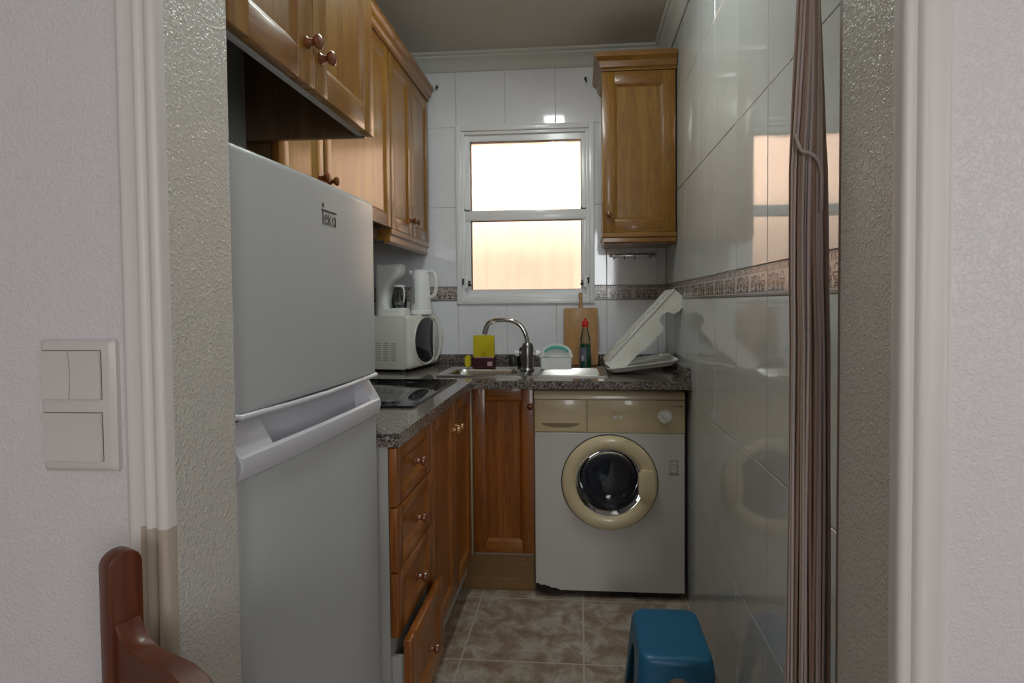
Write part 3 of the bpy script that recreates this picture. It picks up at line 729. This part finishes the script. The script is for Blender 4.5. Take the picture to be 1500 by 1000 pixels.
# chopping board leaning on the wall
bd = thing('chopping_board', 'wooden chopping board with a handle leaning on the tiles under the window', 'chopping board', (.006, 2.70, CT))
T = Matrix.Translation((.006, 2.690, CT + .004)) @ Matrix.Rotation(math.radians(-13), 4, 'X')
b = MB(T); b.prism(rrect(-.083, 0, .083, .283, .012, 4), 'Y', 0, .014, bev=.003); b.build('blade', M['board'], bd)
b = MB(T); b.prism([(-.012, .275), (-.009, .300), (-.007, .312), (-.009, .335), (-.010, .352), (-.006, .362), (.006, .362), (.010, .352), (.009, .335), (.007, .312), (.009, .300), (.012, .275)], 'Y', .0005, .0135, bev=.003); b.build('handle', M['board'], bd)

# washing-up liquid
bt = thing('soap_bottle', 'bottle of green washing-up liquid with a red cap in front of the chopping board', 'bottle', (.026, 2.555, zt))
z0 = zt + .003
b = MB(); b.lathe([(.0001, 0), (.024, 0), (.027, .004), (.0265, .06), (.025, .112), (.0001, .113)], (.026, 2.555, z0), sy=.75); b.build('liquid', M['green_liq'], bt)
b = MB(); b.lathe([(.025, .113), (.0235, .130), (.020, .150), (.014, .172), (.0115, .182), (.0115, .195)], (.026, 2.555, z0), sy=.8, caps=False); b.build('bottle_shoulder', M['clear_pl'], bt)
b = MB(); b.lathe([(.0001, .186), (.0135, .186), (.016, .192), (.016, .205), (.0125, .214), (.006, .218), (.006, .226), (.0001, .228)], (.026, 2.555, z0)); b.build('cap', M['red'], bt)
b = MB(); b.lathe([(.0272, .030), (.0268, .095)], (.026, 2.555, z0), sy=.77, seg=40, caps=False)
for f in list(b.bm.faces):
    c = f.calc_center_median()
    if len(f.verts) > 4 or not (c.x < .030 and c.y < 2.556): b.bm.faces.remove(f)
b.build('label_sticker', M['label'], bt)
b = MB(); b.box((.008, 2.5325, z0 + .034), (.018, 2.5335, z0 + .058)); b.build('label_patch', M['light_grey'], bt)

# dish rack and its tray
TT = Matrix.Translation((.120, 2.345, CT + .008)) @ Matrix.Rotation(math.radians(-7.5), 4, 'Y')
tr_ = thing('drip_tray', 'white plastic drip tray lying tilted on the worktop corner', 'tray', (.26, 2.5, CT))
b = MB(TT)
b.loft([rl(.02, .02, .27, .27, .02, -.004), rl(0, 0, .292, .292, .03, .014), rl(-.004, -.004, .296, .296, .032, .016), rl(-.004, -.004, .296, .296, .032, .020), rl(.004, .004, .288, .288, .028, .0185), rl(.024, .024, .266, .266, .02, .002)])
for k in range(8): b.tube([(.045, .045 + k * .028, .003), (.245, .045 + k * .028, .003)], .003, 6)
b.build('dish', M['white_pl2'], tr_)
dk = thing('dish_rack', 'white plastic dish rack tipped up on its end in the drip tray', 'dish rack', (.2, 2.5, CT))
ang = math.radians(47.2)
TR = Matrix(((math.cos(ang), 0, -math.sin(ang), .108), (0, 1, 0, 2.375), (math.sin(ang), 0, math.cos(ang), h(-.2585)), (0, 0, 0, 1)))
# local: x up along the rack, y depth, z towards upper left (base at z=0, walls run to -z)
b = MB(TR); Lr, Wr = .425, .235
b.box((0, 0, -.004), (Lr, .085, .002), .001); b.box((0, Wr - .085, -.004), (Lr, Wr, .002), .001); b.box((0, 0, -.004), (.022, Wr, .002), .001); b.box((Lr - .022, 0, -.004), (Lr, Wr, .002), .001)
for k in range(15): b.box((.035 + k * .026, .018, -.0035), (.042 + k * .026, Wr - .018, .0005))
for k in range(3): b.box((.02, .06 + k * .055, -.0045), (Lr - .02, .067 + k * .055, 0))
b.build('base_grid', M['white_pl2'], dk)
def wav(x0, x1, d, n, a): return [(x0 + (x1 - x0) * k / (n * 2), -(d + (a if k % 2 else 0))) for k in range(n * 2 + 1)]
out = [(0, .0), (Lr, .0), (Lr, -.045), (Lr - .010, -.068)]
seg_ = [(Lr - .012, -.072), (Lr - .055, -.078), (Lr - .078, -.070), (Lr - .088, -.045), (Lr - .115, -.036), (Lr - .140, -.045), (Lr - .148, -.078)]
sc2 = list(reversed(wav(.145, Lr - .155, .080, 6, .007)))
end_ = [(.135, -.074), (.06, -.074), (.02, -.074), (.008, -.066), (0, -.045)]
poly = out + seg_ + sc2 + end_
for nm, yy in (('side_wall', 0), ('side_wall', Wr - .003)):
    b = MB(TR); b.prism(poly, 'Y', yy, yy + .003); b.box((0, yy - .004, -.003), (Lr, yy + .007, .003), .001); b.build(nm, M['white_pl2'], dk, 30)
for xx in (0, Lr - .003):
    b = MB(TR); b.box((xx, .003, -.045), (xx + .003, Wr - .003, 0)); b.build('end_wall', M['white_pl2'], dk)
for x in (.13, .16, .185, .215, .335, .365):
    b = MB(TR); b.box((x, .040, .0006), (x + .006, .060, .0028)); b.build('slot', M['sticker'], dk)

# ------------------------------------------------------------------ microwave with kettle and coffee maker
MWR = math.radians(-8)
mw = thing('microwave', 'cream microwave oven with a round-cornered dark door window in the worktop corner', 'microwave', (-.748, 2.415, CT), MWR)
W_, D_, Hm = .332, .213, .241       # local: y along face width, x into the body (negative), z up
b = LMB(); b.box((-D_, .0, .012), (-.028, W_, .012 + Hm), .004); b.build('body', M['cream'], mw)
b = LMB(); b.loft([[(-.028, y, z) for y, z in rrect(0, .014, W_, .012 + Hm, .012, 4)], [(-.010, y, z) for y, z in rrect(0, .013, W_, .013 + Hm, .016, 4)], [(0.0, y, z) for y, z in rrect(.008, .020, W_ - .006, .005 + Hm, .018, 4)]])
b.build('door', M['cream'], mw, 60)
b = LMB(); cyc, czc, rr = .176, .134, .104
ring = [(cyc + rr * 1.22 * math.cos(math.radians(a)), czc + rr * math.sin(math.radians(a))) for a in range(52, 309, 4)]
b.prism([(y, z) for y, z in ring], 'X', -.004, .0035, bev=.0012); b.build('door_window', M['black_glass'], mw)
ring2 = [(cyc + (rr + .007) * 1.22 * math.cos(math.radians(a)), czc + (rr + .008) * math.sin(math.radians(a))) for a in range(52, 309, 4)]
b = LMB(); b.tube([(.001, y, z) for y, z in ring2], .005, 8, closed=True); b.build('window_rim', M['cream'], mw)
b = LMB(); hp = [(.0, W_ - .060, .030), (.014, W_ - .052, .055), (.024, W_ - .045, .10), (.027, W_ - .042, .14), (.022, W_ - .045, .185), (.012, W_ - .052, .222), (0, W_ - .060, .240)]
b.loft([[(x, y - .006, z), (x + .008, y, z), (x + .004, y + .022, z), (x - .006, y + .020, z)] for x, y, z in hp]); b.build('door_handle', M['cream'], mw, 50)
b = LMB()
for cx0 in (-.155, -.118, -.081):
    for k in range(9): b.box((cx0 - .012, -.0006, .052 + k * .0095), (cx0 + .012, .002, .056 + k * .0095))
b.build('vents', M['light_grey'], mw)
for x, y in ((-.045, .02), (-.045, W_ - .03), (-D_ + .03, .02), (-D_ + .03, W_ - .03)):
    b = LMB(); b.cone((x, y, 0), (x, y, .014), .012); b.build('foot', M['rubber'], mw)
ZM = CT + .012 + Hm
# coffee maker: faces +X
cm = thing('coffee_maker', 'white filter coffee maker with a small glass jug, on the microwave by the fridge', 'coffee maker', (-.86, 2.52, ZM))
cx, cy = -.858, 2.515
b = MB(); 
b.loft([[(x, y, z) for x, y in rrect(cx - .068, cy - .052, cx + .058 + .016, cy + .052, .03, 5)] for z in (ZM + .0005, ZM + .026)] + [[(x, y, ZM + .032) for x, y in rrect(cx - .064, cy - .048, cx + .068, cy + .048, .028, 5)]])
b.build('base', M['white_pl'], cm)
b = MB(); b.loft([[(x, y, z) for x, y in rrect(cx - .066, cy - .050, cx + e, cy + .050, .022, 5)] for z, e in ((ZM + .03, -.006), (ZM + .07, -.012), (ZM + .12, -.008), (ZM + .150, .004), (ZM + .172, .030), (ZM + .190, .048), (ZM + .222, .052), (ZM + .226, .046))])
b.build('tower', M['white_pl'], cm, 45)
b = MB(); b.box((cx - .060, cy - .045, ZM + .226), (cx + .050, cy + .045, ZM + .232), .004); b.build('lid', M['white_pl'], cm)
jx = cx + .032
b = MB(); b.lathe([(.0001, .034), (.030, .034), (.034, .045), (.035, .07), (.030, .10), (.022, .122), (.024, .130), (.022, .130), (.020, .122), (.028, .10), (.033, .07), (.032, .046), (.0001, .037)], (jx, cy, ZM)); b.build('jug', M['clear_pl'], cm)
b = MB(); b.lathe([(.0001, .130), (.024, .130), (.025, .136), (.010, .140), (.0001, .140)], (jx, cy, ZM)); b.tube(smooth([(jx + .018, cy - .016, ZM + .128), (jx + .030, cy - .030, ZM + .12), (jx + .034, cy - .034, ZM + .09), (jx + .026, cy - .024, ZM + .06)]), .004, 8); b.build('jug_handle', M['white_pl'], cm)
kt = thing('kettle', 'white plastic electric kettle with a big loop handle, on the microwave by the window wall', 'kettle', (-.742, 2.60, ZM))
kx, ky = -.752, 2.605
b = MB(); b.lathe([(.0001, 0), (.054, 0), (.056, .004), (.055, .018), (.050, .022), (.0001, .022)], (kx, ky, ZM + .001)); b.build('base', M['white_pl'], kt)
b = MB(); b.lathe([(.0001, .020), (.050, .022), (.050, .03), (.045, .12), (.041, .19), (.037, .205), (.030, .212), (.0001, .214)], (kx, ky, ZM + .001), seg=36); b.build('body', M['white_pl'], kt)
b = MB(); b.tube(smooth([(kx + .034, ky - .004, ZM + .200), (kx + .052, ky - .008, ZM + .205), (kx + .072, ky - .012, ZM + .192), (kx + .080, ky - .014, ZM + .150), (kx + .074, ky - .012, ZM + .105), (kx + .058, ky - .010, ZM + .084), (kx + .042, ky - .006, ZM + .088)]), .0085, 12); b.build('handle', M['white_pl'], kt)
b = MB(); b.box((kx - .024, ky - .0500, ZM + .055), (kx - .014, ky - .038, ZM + .168), .003, rot=None); b.build('water_gauge', M['light_grey'], kt)
b = MB(); b.cone((kx - .038, ky, ZM + .19), (kx - .052, ky, ZM + .207), .014, .007); b.build('spout', M['white_pl'], kt)

# small hook rail, wall hooks
hr = thing('hook_rail', 'small steel hook rail under the right wall cabinet', 'hook rail', (.262, YB, h(.23)))
b = MB(); b.box((.150, YB - .010, h(.222)), (.376, YB - .001, h(.238)), .002); b.build('rail', M['steel'], hr)
for x in (.172, .222, .272, .346):
    b = MB(); b.tube([(x, YB - .008, h(.226)), (x, YB - .018, h(.216)), (x, YB - .024, h(.212)), (x, YB - .028, h(.218))], .0028, 8); b.cone((x, YB - .012, h(.230)), (x, YB - .001, h(.230)), .006); b.build('hook', M['dark_chrome'], hr)
for x, z, lb in ((-.706, 1.088, 'small dark hook on the tiles top left of the window'), (.036, 1.100, 'small dark hook on the tiles beside the right cabinet crown')):
    b = MB(); b.cone((x, YB - .001, h(z)), (x, YB - .012, h(z)), .006); b.tube([(x, YB - .008, h(z)), (x, YB - .022, h(z) - .004), (x + .002, YB - .026, h(z) - .014), (x + .002, YB - .020, h(z) - .020)], .0035, 8)
    tag(b.build('wall_hook', M['black'], None), lb, 'hook', 'hooks above the window')

# ------------------------------------------------------------------ fridge
FR = -math.atan2(.019, .512)
fx, fy = -.4875, .748
fr = thing('fridge', 'white two-door fridge freezer behind the left side of the doorway', 'fridge', (fx, fy, 0), FR)
FW = .508; FT = h(.237)              # local: y along the face, x=0 at door face
b = LMB(); b.box((-.525, .006, .03), (-.050, FW - .006, FT - .012), .006); b.build('body', M['fridge'], fr)
b = LMB(); b.box((-.530, 0, FT - .014), (-.040, FW, FT), .006); b.build('top_cover', M['fridge_trim'], fr)
zg = h(-.163)
b = LMB()
def door_loops(z0, z1, top_in=.006):
    lv = [(z0, .006), (z0 + .004, .001), (z0 + .012, 0), (z1 - .012, 0), (z1 - .004, .001), (z1, .006)]
    return [[(x - e, y, z) for x, y in [(-.046, 0 + e), (-.008, 0 + e), (-.002, .004 + e), (0, .012), (.003, FW * .3), (.004, FW * .5), (.003, FW * .7), (0, FW - .012), (-.002, FW - .004 - e), (-.008, FW - e), (-.046, FW - e)]] for z, e in lv]
b.loft(door_loops(zg + .003, FT - .006)); ud = b.build('freezer_door', M['fridge'], fr, 50)
b = LMB(); b.tube([(-.006, .004, zg + .004), (.003, .012, zg + .002), (.006, FW * .3, zg - .001), (.007, FW * .5, zg - .002), (.006, FW * .7, zg - .001), (.003, FW - .012, zg + .002), (-.006, FW - .004, zg + .004)], .0045, 10); b.build('lower_edge_trim', M['fridge_trim'], ud)
b = LMB(); b.loft(door_loops(.045, zg - .085)); ld = b.build('fridge_door', M['fridge'], fr, 50)
# grip moulding across the top of the lower door, open recess behind its lip
b = LMB(); zt0, zt1 = zg - .088, zg - .010
def lip(y, o): # cross-section points (x,z)
    return
secs = []
b.box((-.046, .0, zt0), (-.034, FW, zt1), .002)                 # back of recess
b.box((-.046, .0, zt0), (.002, FW, zt0 + .006), .002)             # floor
b.prism([(-.046, 0), (.000, 0), (.008, .010), (.008, .030), (-.014, .030 + .045 - .0), (-.046, .030 + .045)], 'Y', 0, .004) if False else None
def endblock(y0, y1):
    b.prism([(-.046, zt0), (.004, zt0), (.009, zt0 + .020), (.006, zt0 + .034), (-.020, zt1), (-.046, zt1)], 'Y', y0, y1, bev=0)
endblock(0.0, .085); endblock(FW - .045, FW)
n_ = 14; L = []
for k in range(n_ + 1):
    t = k / n_; y = .004 + (FW - .008) * t; bow = .006 * math.sin(PI * t)
    L.append([(-.004, y, zt0), (.004 + bow, y, zt0), (.010 + bow, y, zt0 + .018), (.009 + bow, y, zt0 + .032), (.003 + bow, y, zt0 + .036), (-.004 + bow, y, zt0 + .030), (-.006, y, zt0 + .010)])
b.loft(L)
b.build('door_grip', M['fridge_trim'], ld, 40)
for y in (.05, FW - .05):
    for x in (-.09, -.47):
        b = LMB(); b.cone((x, y, 0), (x, y, .032), .018); b.build('foot', M['rubber'], fr)
b = LMB(); b.box((-.060, .01, .012), (-.045, FW - .01, .044), .003); b.build('kick_plate', M['light_grey'], fr)
# printed badge: dot, long bar and the letters
b = LMB(); lx = .0042; P = lambda u, v, d: Vector((lx + d, u, v))
u0 = 1.003 - fy + .0; zb_ = h(.150)
ribbon(b, P, [(u0 + .000, zb_ + .0255), (u0 + .058, zb_ + .0255)], .0032, 0)
ribbon(b, P, [(u0 + .0045, zb_), (u0 + .0045, zb_ + .026)], .0036, 0)
b.face([P(u0 + .005 + .0042 * math.cos(a * PI / 8), zb_ + .0345 + .005 * math.sin(a * PI / 8), .0004) for a in range(16)])
def letters(o_, strokes):
    for st in strokes: ribbon(b, P, [(u0 + o_ + x, zb_ + y) for x, y in st], .0026, 0)
letters(.010, [arc(.006, .009, .0055, 20, 320, 12, .0085), [(.001, .010), (.0112, .012)]])
letters(.025, [[(.001, 0), (.001, .0185)], [(.001, .008), (.010, .0175)], [(.003, .010), (.011, 0)]])
letters(.041, [arc(.006, .0085, .0055, 0, 360, 14, .008), [(.0125, 0), (.0125, .018)]])
b.build('badge', M['logo'], ud, 0)

# ------------------------------------------------------------------ washing machine
wm = thing('washing_machine', 'white front-loading washing machine with a yellowed panel and door ring, under the worktop', 'washing machine', (.114, 2.4, 0))
x0, x1, yf = -.183, .411, 2.222
b = MB(); b.box((x0 + .001, yf + .10, h(-1.163)), (x1 - .001, YB - .06, h(-.365)), .004); b.box((x0 + .001, yf + .012, h(-.519)), (x1 - .001, yf + .11, h(-.365)), .002); b.build('body', M['washer'], wm)
b = MB(); dcx, dcz = .1155, h(-.7165)
az, bz = h(-1.160), h(-.519)
angs = sorted([2 * PI * k / 96 for k in range(96)] + [math.atan2(z - dcz, x - dcx) % (2 * PI) for x in (x0, x1) for z in (az, bz)])
def onrect(a, e=0):
    c, s_ = math.cos(a), math.sin(a); t = 9
    if c > 1e-9: t = min(t, (x1 - e - dcx) / c)
    if c < -1e-9: t = min(t, (x0 + e - dcx) / c)
    if s_ > 1e-9: t = min(t, (bz - e - dcz) / s_)
    if s_ < -1e-9: t = min(t, (az + e - dcz) / s_)
    return dcx + c * t, dcz + s_ * t
def lp_(fn, y): return [(fn(a)[0], y, fn(a)[1]) for a in angs]
circ = lambda a: (dcx + .184 * math.cos(a), dcz + .184 * math.sin(a))
b.loft([lp_(onrect, yf + .10), lp_(onrect, yf + .003), lp_(lambda a: onrect(a, .003), yf), lp_(circ, yf), lp_(circ, yf + .09)], cap0=False, cap1=False)
b.build('front_panel', M['washer'], wm)
b = MB(); b.loft([[(x, yf + e, h(z)) for x, e in ((x0, d), (x1, d))] + [(x1, YB - .06, h(z)), (x0, YB - .06, h(z))] for z, d in ((-.385, .0), (-.372, .001), (-.360, .006), (-.353, .014), (-.3505, .024))]); b.build('top_cover', M['beige'], wm, 50)
b = MB(); b.box((x0, yf - .001, h(-.516)), (.026, yf + .02, h(-.388)), .002); dd_ = b.build('detergent_drawer', M['beige'], wm)
b = MB(); pr = [(-.155, h(-.481))] + [(-.078 + .077 * math.cos(math.radians(a)), h(-.481) + .018 * math.sin(math.radians(a))) for a in range(190, 351, 10)] + [(-.001, h(-.481))]
b.prism(pr, 'Y', yf - .0018, yf + .002); b.build('drawer_handle', mat('drawer_grip', (.26, .19, .11), .5), dd_)
b = MB(); b.box((.028, yf - .001, h(-.518)), (x1, yf + .02, h(-.388)), .002); cp_ = b.build('control_panel', M['beige'], wm)
kn = (.332, h(-.450))
b = MB(); b.lathe([(.0001, .0), (.030, 0), (.030, .003), (.025, .006), (.024, .018), (.0001, .019)], (kn[0], yf - .001, kn[1]), 'Y', 32); 
b.box((kn[0] - .005, yf - .026, kn[1] - .023), (kn[0] + .005, yf - .012, kn[1] + .023), .003, rot=Matrix.Rotation(math.radians(-38), 3, 'Y')); b.build('dial', M['white_pl2'], cp_)
for x in (.138, .160):
    b = MB(); b.cone((x, yf, h(-.456)), (x, yf - .006, h(-.456)), .0065); b.build('push_button', M['white_pl2'], cp_)
b = MB(); P = lambda u, v, d: Vector((u, yf - .001 - d, v))
for x in (.134, .141, .158, .165): ribbon(b, P, [(x, h(-.442)), (x, h(-.434))], .0015, 0)
b.build('marking', M['tan_edge'], cp_, 0); b = MB()
for x in (.358, .372, .386, .395): ribbon(b, P, [(x, h(-.412)), (x + .007, h(-.412))], .003, 0)
b.build('marking', M['tan_edge'], cp_, 0)
dc = (.1155, h(-.7165))
b = MB(); b.lathe([(.134, -.010), (.134, .012), (.139, .020), (.150, .025), (.168, .026), (.180, .022), (.188, .012), (.190, .0), (.190, -.002)], (dc[0], yf, dc[1]), 'Y', 64, caps=False)
dring = b.build('door', M['beige'], wm)
b = MB(); b.lathe([(.1925, -.003), (.1925, .002), (.186, .004)], (dc[0], yf, dc[1]), 'Y', 64, caps=False); b.build('door_seal', M['rubber'], dring)
b = MB(); b.lathe([(.1345, .010), (.130, .002), (.124, -.020), (.112, -.042), (.090, -.056), (.060, -.062), (.03, -.064), (.0001, -.0645)], (dc[0], yf, dc[1]), 'Y', 64, caps=False); b.build('door_glass', M['smoke'], dring)
b = MB(); b.lathe([(.150, -.004), (.146, -.030), (.140, -.060), (.120, -.068), (.118, -.074), (.09, -.076), (.088, -.082), (.05, -.084), (.0001, -.086)], (dc[0], yf, dc[1]), 'Y', 64, caps=False)
b.build('drum', mat('drum_dark', (.10, .10, .11), .2, metal=1), wm)
b = MB(); hp = rrect(dc[0] + .112, dc[1] - .060, dc[0] + .178, dc[1] + .060, .026, 6)
b.prism(hp, 'Y', yf - .0335, yf - .012, bev=.004); b.build('door_handle', M['beige'], dring)
b = MB(); P = lambda u, v, d: Vector((u, yf - d, v))
for z in (-.628, -.680): ribbon(b, P, [(.352, h(z)), (.384, h(z))], .004 if z > -.65 else .012, 0)
for x in (.353, .382): ribbon(b, P, [(x, h(-.628)), (x, h(-.672))], .003, 0)
ribbon(b, P, arc(.3675, h(-.650), .009, 0, 360, 12), .0025, 0)
b.build('sticker', M['sticker'], wm, 0)
b = MB(); pr = [(x0 + .001, h(-1.159))]
top = [(.0, .026), (.010, .028), (.022, .020), (.034, .022), (.044, .018), (.055, .016), (.064, .010), (.078, .010), (.090, .007), (.098, .001)]
b.prism([(x0 + .001, h(-1.1605))] + [(x0 + .001 + a, h(-1.160) + c) for a, c in top], 'Y', yf - .0012, yf + .001); b.build('rust_patch', M['rust'], wm)
for x in (x0 + .06, x1 - .06):
    for y in (2.30, 2.68):
        b = MB(); b.cone((x, y, 0), (x, y, h(-1.160)), .022); b.build('foot', M['rubber'], wm)
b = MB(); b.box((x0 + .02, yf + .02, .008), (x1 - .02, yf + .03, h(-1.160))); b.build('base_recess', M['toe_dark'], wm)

# ------------------------------------------------------------------ blue step stool
st = thing('step_stool', 'small blue plastic step stool on the floor by the right wall', 'stool', (.256, 1.60, 0))
b = MB(); ZS = .245; cx, cy, hx, hy = .2535, 1.602, .098, .128
nside = 24
def ring_param():
    out = []                         # (unit square-ish position, side arch parameter -1..1)
    r = .030
    for side in range(4):
        for k in range(nside):
            t = -1 + 2 * k / nside; out.append((side, t))
    return out
RP = ring_param()
def pt(side, t, ox, r):
    """rounded rectangle point with half sizes hx+ox, hy+ox"""
    a, c = hx + ox, hy + ox
    P4 = {0: (t * a, -c), 1: (a, t * c), 2: (-t * a, c), 3: (-a, -t * c)}[side]
    x, y = P4
    dx, dy = max(abs(x) - (a - r), 0), max(abs(y) - (c - r), 0)
    if dx > 0 and dy > 0:
        q = math.hypot(dx, dy)
        L_ = max(dx, dy)
        x = math.copysign(a - r + dx / q * L_, x); y = math.copysign(c - r + dy / q * L_, y)
    return x, y
def arch(side, t):
    half = .60 if side in (0, 2) else .58
    if abs(t) < half: return (ZS - .048) * (1 - (abs(t) / half) ** 2.6) ** .5
    return 0
rows = []
for z, ox in ((ZS, -.030), (ZS, -.016), (ZS - .002, -.008), (ZS - .007, -.002), (ZS - .014, 0)):
    rows.append([(cx + pt(s_, t, ox, .032)[0], cy + pt(s_, t, ox, .032)[1], z) for s_, t in RP])
NR = 14
for j in range(1, NR + 1):
    row = []
    for s_, t in RP:
        zb2 = arch(s_, t); zt2 = ZS - .014; z = zt2 + (zb2 - zt2) * j / NR
        ox = .024 * (ZS - z) / ZS
        x, y = pt(s_, t, ox, .032); row.append((cx + x, cy + y, z))
    rows.append(row)
b.loft(rows, cap0=True, cap1=False)
o = b.build('shell', M['blue'], st, 60); sm = o.modifiers.new('thick', 'SOLIDIFY'); sm.thickness = .004; sm.offset = -1

# ------------------------------------------------------------------ string curtain gathered in the doorway
sc = thing('string_curtain', 'bunched brown string door curtain hanging in the doorway', 'curtain', (.333, .800, .02))
def rad(z):
    zr = z - H
    if zr > .45: return .0110
    if zr > .18: return .0110 + (.45 - zr) / .27 * .0110
    return .022 + min((.18 - zr) / .9, 1) * .0045
mbs = [MB(), MB(), MB()]; N = 78
for k in range(N):
    r = math.sqrt((k + .5) / N) ; a = k * 2.39996
    ph = random.uniform(0, 6.28); amp = random.uniform(.0004, .0016); pts = []
    fr_ = random.uniform(2.5, 6)
    for j in range(27):
        z = 2.085 - j * (2.065 / 26); tw = max(0, (z - H - .15)) * 2.4
        R_ = rad(z) * r * 1.0; aa = a + tw
        X = .3165 + (.0015 if z < H else -.003 * min((z - H) / .4, 1)) + R_ * 1.08 * math.cos(aa) + amp * math.sin(z * fr_ + ph)
        Y = .800 + R_ * .95 * math.sin(aa) + amp * math.cos(z * fr_ * 1.3 + ph)
        pts.append((X, Y, z))
    mbs[k % 3].tube(pts, random.uniform(.0016, .0026), 6)
for q, nm in ((0, 'str_a'), (1, 'str_b'), (2, 'str_c')):
    tag(mbs[q].build('cords', M[nm], sc, 60), None, None, kind='stuff')
b = MB(); b.tube(smooth([(.294, .790, h(.225)), (.297, .780, h(.202)), (.306, .774, h(.196)), (.316, .773, h(.186)), (.322, .775, h(.165)), (.323, .779, h(.12))]), .0022, 8); b.build('loose_cord', M['str_c'], sc)
b = MB(); b.cone((JL + .002, .800, 2.09), (.424, .800, 2.09), .008); b.box((.405, .785, 2.075), (.4275, .815, 2.105), .002); b.box((JL, YF1 , 2.080), (JL + .02, .815, 2.104), .002); b.build('rail', M['gloss_trim'], sc)

# ------------------------------------------------------------------ light switch plate
sw = thing('light_switch', 'white light switch plate with three rockers, left of the door casing', 'light switch', (-.588, YF0, h(-.115)))
b = MB(); b.loft([[(x, YF0 - d, z) for x, z in rrect(-.634 + e, h(-.194) + e, -.5405 - e, h(-.0385) - e, .004, 3)] for d, e in ((0, 0), (.006, 0), (.010, .004), (.0105, .006))]); b.build('frame', M['switch'], sw, 30)
b = MB()
b.box((-.6285, YF0 - .0108, h(-.1085)), (-.5545, YF0 - .009, h(-.051))); b.box((-.6285, YF0 - .0108, h(-.181)), (-.5545, YF0 - .009, h(-.1235)))
b.build('gap', mat('switch_gap', (.10, .08, .08), .8), sw)
def rocker(xa, xb, za, zb2):
    b = MB(); n_ = 8; L = []
    for k in range(n_ + 1):
        t = k / n_; z = za + (zb2 - za) * t; y = YF0 - .0125 - .0022 * abs(2 * t - 1) ** 1.5
        L.append([(xa, YF0 - .010, z), (xb, YF0 - .010, z), (xb, y, z), (xa, y, z)])
    b.loft(L); b.build('rocker', M['switch'], sw, 30)
rocker(-.6278, -.5933, h(-.1078), h(-.0517)); rocker(-.5922, -.5552, h(-.1078), h(-.0517)); rocker(-.6278, -.5552, h(-.1803), h(-.1242))

# ------------------------------------------------------------------ chair in front of the wall
ch = thing('dining_chair', 'dark red-brown wooden chair with a scrolled top rail against the left wall', 'chair', (-.487, .548, 0), math.radians(-26))
CWD = .50
def post(x):
    n_ = 10; r = .0165; top = h(-.257)
    pr = [(-r, .0)] + [(-r * math.cos(PI * k / n_), top - r * .95 + r * .95 * math.sin(PI * k / n_)) for k in range(n_ + 1)] + [(r, .0)]
    b = LMB(); b.prism(pr, 'X', x - .011, x + .011, bev=.0025); return b
post(0).build('back_post', M['chair'], ch, 40); post(CWD).build('back_post', M['chair'], ch, 40)
b = LMB()
half = [(.0125, -.330), (.020, -.341), (.030, -.349), (.045, -.354), (.065, -.356), (.085, -.355), (.105, -.355), (.125, -.360), (.140, -.368), (.160, -.374), (.210, -.376), (.25, -.375)]
tp_ = half + [(CWD - x, z) for x, z in reversed(half[:-1])]
L = []
for x, z in tp_:
    bow = .010 * (1 - ((x - .25) / .24) ** 2)
    L.append([(x, y + bow, h(z) + dz) for y, dz in ((-.012, -.085), (-.012, -.002), (-.010, 0), (.010, 0), (.012, -.002), (.012, -.085))])
b.loft(L); b.build('top_rail', M['chair'], ch, 40)
for x in (.09, .17, .25, .33, .41):
    b = LMB(); b.box((x - .011, -.006, .50), (x + .011, .014, h(-.45)), .004); b.build('back_slat', M['chair'], ch)
b = LMB(); b.box((.013, -.012, .47), (CWD - .013, .012, .505), .004); b.build('lower_rail', M['chair'], ch)
b = LMB(); b.prism(rrect(-.01, -.41, CWD + .01, -.02, .03, 5), 'Z', .43, .455, bev=.006); b.build('seat', M['chair'], ch)
for x in (.01, CWD - .01):
    b = LMB(); b.box((x - .018, -.40, 0), (x + .018, -.364, .431), .004); b.build('front_leg', M['chair'], ch)
    b = LMB(); b.box((x - .010, -.365, .20), (x + .010, -.018, .225), .003); b.build('stretcher', M['chair'], ch)

# ------------------------------------------------------------------ kitchen ceiling lamp, lit, above the frame
cl = thing('ceiling_lamp', 'long white fluorescent ceiling lamp over the kitchen floor', 'ceiling lamp', (-.16, 1.60, ZC))
m, n, l, bb = new_mat('lamp_diffuser'); bb.inputs['Base Color'].default_value = (.8, .8, .8, 1)
bb.inputs['Emission Color'].default_value = (.90, 1, .97, 1); bb.inputs['Emission Strength'].default_value = LAMP
b = MB(); b.box((-.23, 1.28, ZC - .018), (-.09, 1.92, ZC), .003); b.build('base', M['white_pl'], cl)
b = MB(); b.loft([[(x, y, ZC - d) for x, y in rrect(-.222 + e, 1.29 + e, -.098 - e, 1.91 - e, .01, 3)] for d, e in ((.018, 0), (.045, .006), (.055, .02), (.058, .035))], cap0=False); b.build('diffuser', m, cl)
